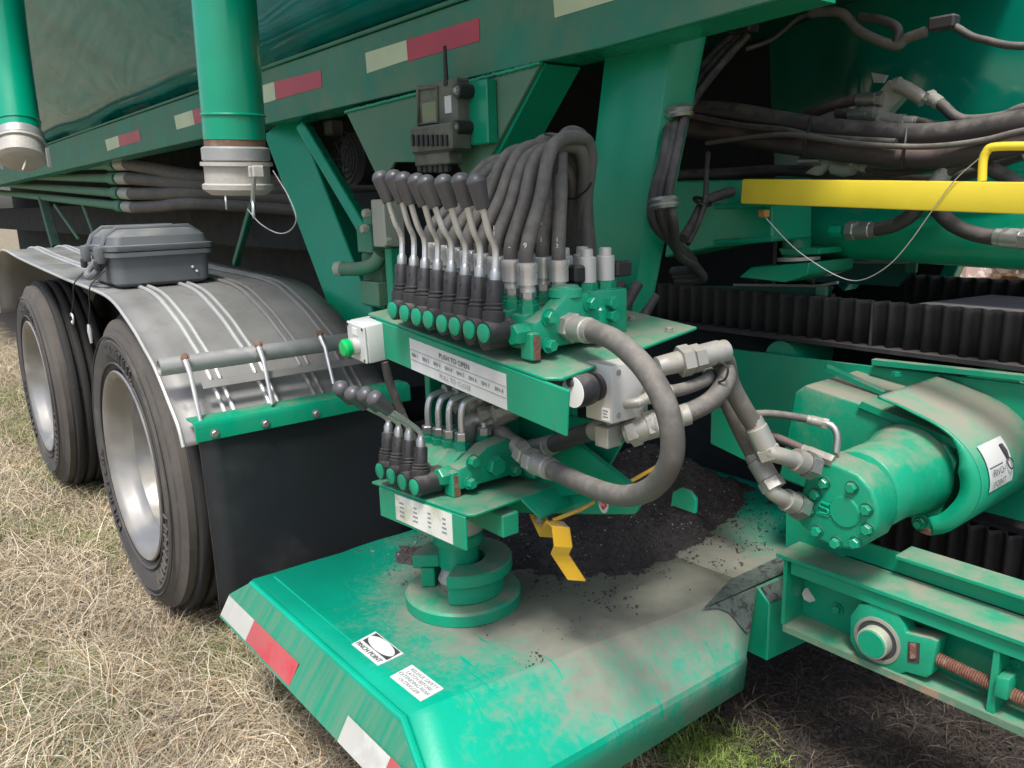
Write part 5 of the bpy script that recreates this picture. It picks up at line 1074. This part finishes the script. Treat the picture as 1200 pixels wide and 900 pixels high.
hose('branch_hose', 'black hose branching off the bundle to the conveyor tray', [P(800, 280, 'Y', 1.42), P(812, 262, 'Y', 1.5), P(824, 240, 'Y', 1.56), P(845, 228, 'Y', 1.6), P(880, 222, 'Y', 1.66)], .0115, 'hose_dark', False, False)
hose('branch_hose', 'thin black cable tied to the branch hose by the tray', [P(806, 286, 'Y', 1.45), P(818, 262, 'Y', 1.5), P(826, 236, 'Y', 1.55), P(828, 200, 'Y', 1.6), P(830, 180, 'Y', 1.7)], .006, 'hose_dark', False, False)
tag(M('cable_tie', G().torus(P(823, 236, 'Y', 1.55), V(.5, 0, 1), .020, .004, 16, 6), 'zip'), 'black strap tying branch hose and cable together', 'cable tie')
tag(M('cable_clip', G().box(P(871, 34, 'Y', 1.62), (.06, .04, .02)), 'plastic_black', bev=.004), 'black clip holding the bundle under the body edge', 'clip')
hose('wiring_loom', 'taped grey wiring loom drooping beneath the body at the top', [P(950, 15, 'Y', 1.7), P(985, 15, 'Y', 1.7), P(1010, 38, 'Y', 1.7), P(1048, 53, 'Y', 1.7), P(1062, 45, 'Y', 1.7), P(1085, 37, 'Y', 1.7)], .010, 'hose', False, False)
hose('wiring_loom', 'shorter loom branch meeting the drooping loom', [P(1008, 20, 'Y', 1.7), P(1035, 24, 'Y', 1.7), P(1052, 34, 'Y', 1.7), P(1050, 52, 'Y', 1.7)], .009, 'hose_dark', False, False)
hose('wiring_loom', 'thin black wire from the bundle clip along the body', [P(874, 58, 'Y', 1.64), P(905, 46, 'Y', 1.68), P(935, 22, 'Y', 1.7), P(960, 12, 'Y', 1.7)], .005, 'hose_dark', False, False)
hose('wiring_loom', 'black wire clipped along the body at the top right corner', [P(1100, 27, 'Y', 1.7), P(1120, 32, 'Y', 1.7), P(1150, 46, 'Y', 1.7), P(1230, 52, 'Y', 1.7), P(1230, 52, 'Y', 1.7)+V(.3, .03, .02), P(1230, 52, 'Y', 1.7)+V(.7, .15, .0)], .007, 'hose_dark', False, False)
tag(M('cable_clip', G().box(P(1106, 27, 'Y', 1.7), (.05, .03, .025)), 'plastic_black', bev=.004), 'black clip on the body edge at top right', 'clip')
# ================================================================== MOTOR, GEARBOX, GUARD
YM = 1.33
mc = P(990, 600, 'Y', YM)
mo = T('hydraulic_motor', 'green hydraulic motor with ring of hexagonal bolts at the conveyor', 'motor', mc)
# front cover: rounded on the right, squared port side on the left
cov = [P(*p, 'Y', YM) for p in ((948, 546), (953, 540), (962, 538), (985, 547), (1005, 556), (1022, 575), (1029, 598), (1028, 618), (1018, 636), (1002, 645), (980, 643), (960, 634), (940, 618), (933, 610), (932, 600))]
mz = M('front_cover', G().prism(cov, (0, .075, 0)), 'green_dusty', mo, bev=.007, seg=3, ang=40)
bc2 = P(992, 607, 'Y', YM); rb = .062
bcc = [(966, 566), (999, 571), (1016, 597), (1017, 620), (1003, 636), (980, 636), (949, 598), (956, 579), (958, 622)]
for (x, y) in bcc:
    p = P(x, y, 'Y', YM-.0005)
    M('cover_bolt', G().lathe(p, -EY, [(0, .0125), (.002, .0125)], 18), 'green_dark', mz); M('bolt_head', G().hexa(p-EY*.0018, -EY, .0098, .009, random.random()), 'green', mz)
M('raised_disc', G().lathe(P(990, 600, 'Y', YM), -EY, [(-.001, .030), (.0015, .030), (.0035, .027), (.0036, 0)], 36), 'green', mz)
text('cast_mark', 'B', P(957, 556, 'Y', YM), EX, EZ, .016, 'green_clean', mz, .0012); text('cast_mark', 'P', P(938, 616, 'Y', YM)+V(.006, 0, 0), EX, EZ, .014, 'green_clean', mz, .0012)
sm1 = P(966, 596, 'Y', YM)
M('cast_emblem', G().tube(spline([sm1+V(.010, -.002, .010), sm1+V(-.006, -.002, .011), sm1+V(-.008, -.002, .003), sm1+V(.007, -.002, .001), sm1+V(.008, -.002, -.007), sm1+V(-.009, -.002, -.009)], 5), .0022, 6), 'green_clean', mz)
M('emblem_ring', G().tube([sm1+V(-.013, -.002, -.012), sm1+V(.010, -.002, -.012), sm1+V(.014, -.002, -.004), sm1+V(.013, -.002, .012), sm1+V(-.006, -.002, .014)], .0014, 6), 'green_clean', mz)
# body barrel behind the cover
rxm = P(1029, 603, 'Y', YM).x; ztm, zbm = P(1003, 556, 'Y', YM).z, P(1000, 645, 'Y', YM).z; brr = .082
bcx = V(rxm-brr+.003, YM, zbm+brr)
M('barrel', G().lathe(bcx+V(0, .074, 0), EY, [(0, brr-.006), (.004, brr-.002), (.10, brr-.002), (.16, brr+.004), (.186, brr+.012)], 56), 'green_dusty', mo, ang=50)
YFl = YM+.262
fo = M('mount_flange', G().prism([P(*q, 'Y', YFl) for q in ((1014, 524), (1024, 507), (1040, 502), (1108, 522), (1121, 543), (1100, 610), (1090, 620), (1060, 602))], (0, .018, 0)), 'green_dusty', mo, bev=.003, seg=2)
for q in ((1031, 516), (1099, 547), (1080, 612)):
    b_ = P(*q, 'Y', YFl-.001); M('flange_bolt', G().lathe(b_, -EY, [(0, .019), (.003, .019)], 20), 'green', fo); M('bolt_head', G().hexa(b_-EY*.0028, -EY, .0130, .010), 'green', fo); M('bolt_end', G().cyl(b_-EY*.012, b_-EY*.022, .007), 'green', fo)
M('flange_rust', G().box(P(1086, 622, 'Y', YFl-.002), (.02, .01, .012)), 'rust', fo)
# gearbox housing
gb = T('gearbox_housing', 'dusty boxy green gearbox housing between motor and belt guard', 'gearbox', P(990, 520, 'Y', 1.5))
q0 = [P(*p, 'Y', 1.615) for p in ((931, 460), (944, 451), (1003, 471), (1118, 519), (1124, 545), (1100, 612), (1010, 600), (912, 560))]
M('housing', G().prism(q0, (0, .26, 0)), 'green_drum', gb, bev=.006, seg=3, ang=40)
za = P(1040, 480, 'Y', 1.5).z
M('cover_strip', G().prism([P(1004, 477, 'Y', 1.606), P(1010, 470, 'Y', 1.606), P(1138, 524, 'Y', 1.606), P(1134, 532, 'Y', 1.606)], (0, .075, 0)), 'green_dusty', gb, bev=.001)
for (x, y) in ((1021, 478), (1081, 504)): M('strip_bolt', G().bolt(P(x, y, 'Y', 1.635)+V(0, 0, .003), EZ, .009), 'rust', gb)
M('top_flange', G().prism([P(964, 434, 'Y', 1.70), P(968, 430, 'Y', 1.70), P(1036, 460, 'Y', 1.70), P(1036, 465, 'Y', 1.70)], (0, .008, .006)), 'green_dusty', gb)
for (x, y) in ((1013, 458), (1050, 440)): M('recess_bolt', G().bolt(P(x, y, 'Y', 1.74), EZ, .010), 'green_clean', gb)
# drum-shaped belt guard
gu = T('drum_guard', 'rounded dusty green drum guard carrying a pinch point sticker', 'guard', P(1090, 560, 'Y', 1.45))
YG, YG1 = 1.56, 1.90
opx = [(1029, 464), (1052, 473), (1075, 484), (1095, 494), (1114, 507), (1133, 526), (1145, 546), (1150, 570), (1145, 592), (1130, 611), (1112, 623), (1093, 627)]
ov_ = spline([P(*p, 'Y', YG) for p in opx], 4)
vs = []; fs = []
for p in ov_: vs += [p, p+V(0, YG1-YG, 0)]
for i in range(len(ov_)-1): fs.append((2*i, 2*i+2, 2*i+3, 2*i+1))
gg = G(); gg.add(vs, fs); o = M('drum_sheet', gg, 'green_drum', gu, ang=40); o.modifiers.new('t', 'SOLIDIFY').thickness = .005
# inward rim
cen = P(1080, 565, 'Y', YG); vs = []; fs = []
for i, p in enumerate(ov_):
    k = min(1, max(0, (i-17)/7)); w_ = .005+.031*k
    vs += [p+V(0, .001, 0), p+(cen-p).normalized()*w_+V(0, .001, 0)]
for i in range(len(ov_)-1): fs.append((2*i, 2*i+2, 2*i+3, 2*i+1))
gg = G(); gg.add(vs, fs); o = M('drum_rim', gg, 'green', gu, ang=40); o.modifiers.new('t', 'SOLIDIFY').thickness = .005
M('dark_pulley', G().lathe(cen+V(0, .12, 0), EY, [(0, .0), (0, .075), (.1, .075)], 32), 'under_shade', gu)
# pinch point sticker follows the drum
def surf(i, dy): # point on drum sheet at profile index i
    i0 = int(i); f_ = i-i0; p = ov_[i0]*(1-f_)+ov_[min(i0+1, len(ov_)-1)]*f_
    t = (ov_[min(i0+1, len(ov_)-1)]-ov_[i0]).normalized(); n = V(-t.z, 0, t.x); n = n if (n.x+n.z) > 0 else -n
    return p+V(0, dy, 0)+n*.0018, n
i0s, i1s, d0, d1 = 20.5, 30.0, .030, .135
vs = []; fs = []; N_ = 10
for k in range(N_+1):
    ii = i0s+(i1s-i0s)*k/N_
    for dy in (d0, d1): vs.append(surf(ii, dy)[0]+surf(ii, dy)[1]*.0015)
for k in range(N_): fs.append((2*k, 2*k+1, 2*k+3, 2*k+2))
gg = G(); gg.add(vs, fs); stk = M('pinch_point_sticker', gg, 'white', gu, ang=60)
def on_drum(i, dy, tx, sz):
    p, n = surf(i, dy); yd_ = surf(i-.8, dy)[0]-surf(i+.8, dy)[0]
    text('lettering', tx, p+n*.0012, EY, yd_, sz, 'ink', stk, .0045)
on_drum(26.6, .066, 'PINCH', .0185); on_drum(28.7, .066, 'POINT', .0185)
p, n = surf(24.0, .112); yd_ = (surf(23.0, .112)[0]-surf(25.0, .112)[0]).normalized()
hd = p+n*.0032
M('pictogram', G().tube([hd+yd_*.018-EY*.004, hd+yd_*.004, hd-yd_*.012+EY*.004], [.004, .006, .003], 6).torus(hd-yd_*.022+EY*.006, n, .011, .0014, 20, 6), 'ink', stk)
M('rule_line', G().tube([surf(25.5, .036)[0]+n*.0028, surf(25.5, .094)[0]+n*.0028], .0007, 5), 'ink', stk)
# ================================================================== TAKE-UP BEARING
bcn = P(1024, 750, 'Y', 1.425)
tk = T('takeup_bearing', 'green take-up bearing block sliding in the lower conveyor channel', 'bearing', bcn)
Yt = 1.425
hpx = [(996, 722), (1006, 708), (1022, 708), (1050, 717), (1059, 732), (1062, 742), (1090, 748), (1099, 752), (1096, 765), (1092, 790), (1085, 795), (1062, 788), (1048, 792), (1030, 788), (1005, 768), (996, 750)]
hb = M('housing', G().prism([P(*p, 'Y', Yt) for p in hpx], (0, .04, 0)), 'green_dusty', tk, bev=.003, seg=2, ang=40)
bc3 = P(1028, 750, 'Y', Yt)
M('seal_ring', G().lathe(bc3, -EY, [(-.002, .046), (.003, .046), (.004, .040), (.001, .038)], 36), 'fitting', tk)
M('dark_race', G().lathe(bc3-EY*.001, -EY, [(0, .039), (.001, .039), (.0011, 0)], 36), 'ink', tk)
M('shaft_end', G().lathe(bc3-EY*.001, -EY, [(0, .0305), (.020, .0305), (.022, .029)], 36), 'coupling', tk)
M('shaft_face', G().lathe(bc3-EY*.0211, -EY, [(0, .0270), (.002, .0270), (.0035, .0255), (.0036, 0)], 36), 'green', tk)
nw = [P(*p, 'Y', Yt-.001) for p in ((1064, 752), (1078, 754), (1077, 778), (1063, 776))]
M('nut_window', G().prism(nw, (0, .002, 0)), 'ink', tk)
M('captive_nut', G().prism([P(*p, 'Y', Yt-.004) for p in ((1066, 754), (1073, 755), (1073, 772), (1066, 772))], (0, .006, 0)), 'rust', tk)
ra, rb_ = P(1091, 768, 'Y', 1.44), P(1160, 801, 'Y', 1.44)
rod = tag(M('threaded_rod', G().cyl(ra, rb_+(rb_-ra)*.9, .0098, n=16), 'rust'), 'rusty threaded adjusting rod beside the take-up bearing', 'rod')
L_ = (rb_-ra).length*1.9; d_ = (rb_-ra).normalized(); nt_ = int(L_/.0042)
for k in range(nt_): M('thread', G().lathe(ra+d_*k*.0042, d_, [(0, .0098), (.0014, .0122), (.0028, .0122), (.0042, .0098)], 14), 'rust', rod)
nb_ = T('rod_nut_block', 'green square nut and upright stop plate on the threaded rod', 'nut', P(1165, 800, 'Y', 1.44))
M('stop_plate', G().prism([P(1164, 763, 'Y', 1.425), P(1172, 760, 'Y', 1.425), P(1164, 843, 'Y', 1.425), P(1154, 838, 'Y', 1.425)], (0, .05, 0)), 'green', nb_, bev=.001)
M('square_nut', G().prism([P(1167, 793, 'Y', 1.415), P(1183, 797, 'Y', 1.415), P(1180, 822, 'Y', 1.415), P(1163, 816, 'Y', 1.415)], (0, .04, 0)), 'green', nb_, bev=.003, seg=2)
# ================================================================== DIRT HEAP on the deck
def hp_h(x, y):
    h = .23*math.exp(-((x+1.50)/.17)**2-((y-1.66)/.26)**2)+.12*math.exp(-((x+1.46)/.15)**2-((y-1.32)/.17)**2)+.07*math.exp(-((x+1.32)/.09)**2-((y-1.38)/.12)**2)
    h += .055*math.exp(-((x+1.60)/.12)**2-((y-1.14)/.12)**2)+.045*math.exp(-((x+1.64)/.07)**2-((y-.97)/.05)**2)+.045*math.exp(-((x+1.27)/.05)**2-((y-1.56)/.07)**2)
    h += .006*math.sin(x*37+y*11)+.006*math.sin(x*17-y*41)+.005*math.sin(x*83+y*67)+.004*math.sin(x*140-y*90)
    return h*.82-.026
nx, ny = 120, 170; gx = np.linspace(-1.785, -1.06, nx); gy = np.linspace(.86, 2.0, ny)
vs = []; keep = {}
hm = [[hp_h(x, y)+rng.uniform(-.0025, .0025) for y in gy] for x in gx]
fs = []; vid = {}
def vget(i, j):
    if (i, j) not in vid: vid[(i, j)] = len(vs); vs.append(V(gx[i], gy[j], ZT+max(hm[i][j], -.004)))
    return vid[(i, j)]
for i in range(nx-1):
    for j in range(ny-1):
        if max(hm[i][j], hm[i+1][j], hm[i][j+1], hm[i+1][j+1]) > 0: fs.append((vget(i, j), vget(i+1, j), vget(i+1, j+1), vget(i, j+1)))
gd_ = G(); gd_.add(vs, fs); dh = M('dirt_heap', gd_, 'dirt', kind='stuff', ang=180); tag(dh, 'heap of dark crumbly soil spilled on the deck behind the stand', 'dirt')
# crumbs
def crumbs(n, fn, s0, s1, nm, m, lbl):
    V_ = []; F_ = []
    k = 0
    while k < n:
        p, ok = fn()
        if not ok: continue
        s = s0+(s1-s0)*rng.random()**3*(p[3] if len(p) > 3 else 1); o_ = len(V_)
        a = rng.normal(size=(4, 3)); a /= np.linalg.norm(a, axis=1)[:, None]
        base = np.array([[1, 1, 1], [1, -1, -1], [-1, 1, -1], [-1, -1, 1]])*.6+a*.45
        for q in base: V_.append((p[0]+q[0]*s, p[1]+q[1]*s, p[2]+q[2]*s*.8))
        F_ += [(o_, o_+1, o_+2), (o_, o_+3, o_+1), (o_, o_+2, o_+3), (o_+1, o_+3, o_+2)]; k += 1
    g = G(); g.v = V_; g.f = F_; o = M(nm, g, m, kind='stuff', ang=10); return tag(o, lbl, 'soil')
def onheap():
    x = rng.uniform(-1.78, -1.07); y = rng.uniform(.87, 1.95); h = hp_h(x, y)
    edge = rng.random() < .10 and h > -.022
    return (x, y, ZT+max(h, 0)+.001, .45 if h < 0 else 1), h > -.002 or edge
crumbs(34000, onheap, .0014, .0075, 'soil_crumbs', 'crumb', 'loose black soil crumbs covering the heap')
crumbs(420, onheap, .006, .016, 'soil_lumps', 'crumb', 'larger dark soil lumps resting on the heap')
crumbs(1500, onheap, .0012, .005, 'pale_crumbs', 'crumb_light', 'scattered pale grit specks in the soil heap')
# ================================================================== GRASS AND SOIL
def blades(n, fn, nm, lbl, wid=(.0012, .0026), seg=3, kind='grass'):
    NV = (seg+1)*2; P0 = np.zeros((n, 3)); L = np.zeros(n); az = rng.uniform(0, 2*np.pi, n); el = np.zeros(n); tint = np.zeros((n, 3)); curl = rng.uniform(-1.6, 1.6, n)
    P0, L, el, tint = fn(n)
    wd = rng.uniform(*wid, n); pts = np.zeros((n, seg+1, 3)); pts[:, 0] = P0; a = az.copy(); e = el.copy()
    for s in range(seg):
        d = np.stack([np.cos(a)*np.cos(e), np.sin(a)*np.cos(e), np.sin(e)], 1); pts[:, s+1] = pts[:, s]+d*(L/seg)[:, None]
        a = a+curl/seg; e = e-rng.uniform(.15, .75, n)
    pts[:, :, 2] = np.maximum(pts[:, :, 2], .002)
    side = np.stack([-np.sin(az), np.cos(az), rng.uniform(-.4, .4, n)], 1)
    V_ = np.zeros((n, seg+1, 2, 3))
    for s in range(seg+1):
        ww = (wd*(1-.75*s/seg)/2)[:, None]; V_[:, s, 0] = pts[:, s]-side*ww; V_[:, s, 1] = pts[:, s]+side*ww
    V_ = V_.reshape(-1, 3); base = (np.arange(n)*NV)[:, None, None]
    q = np.array([[2*s, 2*s+1, 2*s+3, 2*s+2] for s in range(seg)])[None]; F_ = (base+q).reshape(-1, 4)
    me = bpy.data.meshes.new(nm); me.vertices.add(len(V_)); me.vertices.foreach_set('co', V_.ravel()); me.loops.add(F_.size); me.loops.foreach_set('vertex_index', F_.ravel().astype(np.int32))
    me.polygons.add(len(F_)); me.polygons.foreach_set('loop_start', np.arange(0, F_.size, 4, dtype=np.int32)); me.update(); me.validate()
    ca = me.color_attributes.new('tint', 'FLOAT_COLOR', 'POINT'); cl = np.ones((n, NV, 4)); cl[:, :, :3] = tint[:, None, :]; ca.data.foreach_set('color', cl.ravel())
    me.materials.append(MATS['grass']); o = bpy.data.objects.new(nm, me); col.objects.link(o); o['kind'] = 'stuff'; return tag(o, lbl, kind)
def patch(x, y):
    return .5+.5*np.sin(x*3.1+1.7*np.sin(y*4.3+1))*np.sin(y*5.3+1.3*np.sin(x*2.7))
def inside_soil(x, y): return (y > .95+.12*np.sin(x*9)) & (x > -1.9)
def f_dry(n):
    r = rng.random(n)**2.0; x = -1.25-r*7.5; y = rng.uniform(-.25, 1.0, n)*(.75+.7*r)+.08
    x = x+rng.uniform(-.4, .4, n); L = rng.uniform(.05, .20, n)*(.7+.6*patch(x*2, y*2)); el = rng.uniform(-.05, .9, n)
    t = rng.random(n)[:, None]; tint = np.array([.47, .40, .26])*(1-t)+np.array([.74, .66, .52])*t; tint *= rng.uniform(.4, 1.12, n)[:, None]*(.72+.4*patch(x*1.3+2, y*1.7))[:, None]
    br = (rng.random(n) < .25)[:, None]; tint = np.where(br, tint*np.array([.75, .62, .52]), tint)
    return np.stack([x, y, rng.uniform(.0, .028, n)], 1), L, el, tint
def f_green(n):
    X = []; 
    while len(X) < n:
        r = rng.random()**2; x = -1.25-r*6; y = rng.uniform(-.25, .8)
        if patch(x, y) > .42+.4*rng.random(): X.append((x+rng.uniform(-.05, .05), y, 0))
    t = rng.random(n)[:, None]; tint = np.array([.10, .17, .035])*(1-t)+np.array([.24, .29, .09])*t
    return np.array(X), rng.uniform(.03, .11, n), rng.uniform(.5, 1.4, n), tint
blades(95000, f_dry, 'dry_grass', 'matted dry straw coloured grass beside the trailer wheels', (.0012, .0036))
blades(46000, f_green, 'green_grass', 'patches of short green grass growing through the straw')
def f_root(n):
    x = rng.uniform(-1.15, .2, n); y = rng.uniform(1.15, 2.2, n); L = rng.uniform(.03, .16, n); el = rng.uniform(0, .5, n)
    t = rng.random(n)[:, None]; tint = (np.array([.08, .064, .05])*(1-t)+np.array([.34, .27, .21])*t)*np.where(rng.random(n) < .75, .25, .6)[:, None]
    return np.stack([x, y, rng.uniform(0, .02, n)], 1), L, el, tint
blades(8000, f_root, 'root_litter', 'tangle of dead roots on the bare soil under the conveyor', (.0012, .0028), 4, 'roots')
def f_g2(n):
    x = rng.normal(-1.02, .10, n); y = rng.normal(1.33, .07, n); t = rng.random(n)[:, None]
    return np.stack([x, y, np.zeros(n)], 1), rng.uniform(.02, .06, n), rng.uniform(.4, 1.3, n), np.array([.10, .19, .03])*(1-t)+np.array([.26, .34, .08])*t
blades(2600, f_g2, 'green_tuft', 'small bright green grass tuft on soil at the bottom edge', kind='grass')
def f_s2(n):
    x = rng.normal(-1.12, .14, n); y = rng.normal(1.16, .06, n); t = rng.random(n)[:, None]
    return np.stack([x, y, np.zeros(n)], 1), rng.uniform(.03, .12, n), rng.uniform(.0, .7, n), (np.array([.40, .32, .2])*(1-t)+np.array([.6, .5, .36])*t)
blades(1500, f_s2, 'straw_tuft', 'dry straw wisps in front of the deck lip', kind='grass')
def onsoil(): return (rng.uniform(-1.1, .2), rng.uniform(1.2, 2.2), .002), True
crumbs(14000, onsoil, .002, .011, 'soil_clods', 'clod', 'dark soil clods on the ground under the conveyor')
# far rubble seen through the frame
rb2 = T('rubble_heap', 'pale rubble heap in daylight beyond the trailer', 'rubble', P(1160, 315, 'Y', 6.0))
for k in range(40):
    c = P(1125+90*rng.random(), 300+22*rng.random(), 'Y', 6.0+.6*rng.random()); s = .06+.1*rng.random()
    M('lump', G().box(c, (s*1.3, s, s), (V(.8, .6, 0), V(-.6, .8, 0), EZ)), 'rubble', rb2, bev=s*.25)
M('rubble_base', G().prism([V(P(1128, 330, 'Y', 6.6).x, 6.6, 0), V(.5, 6.6, 0), V(.3, 6.6, 1.2), V(P(1135, 300, 'Y', 6.6).x, 6.6, 1.1)], (0, 1.2, 0)), 'rust_band', rb2, bev=.05)
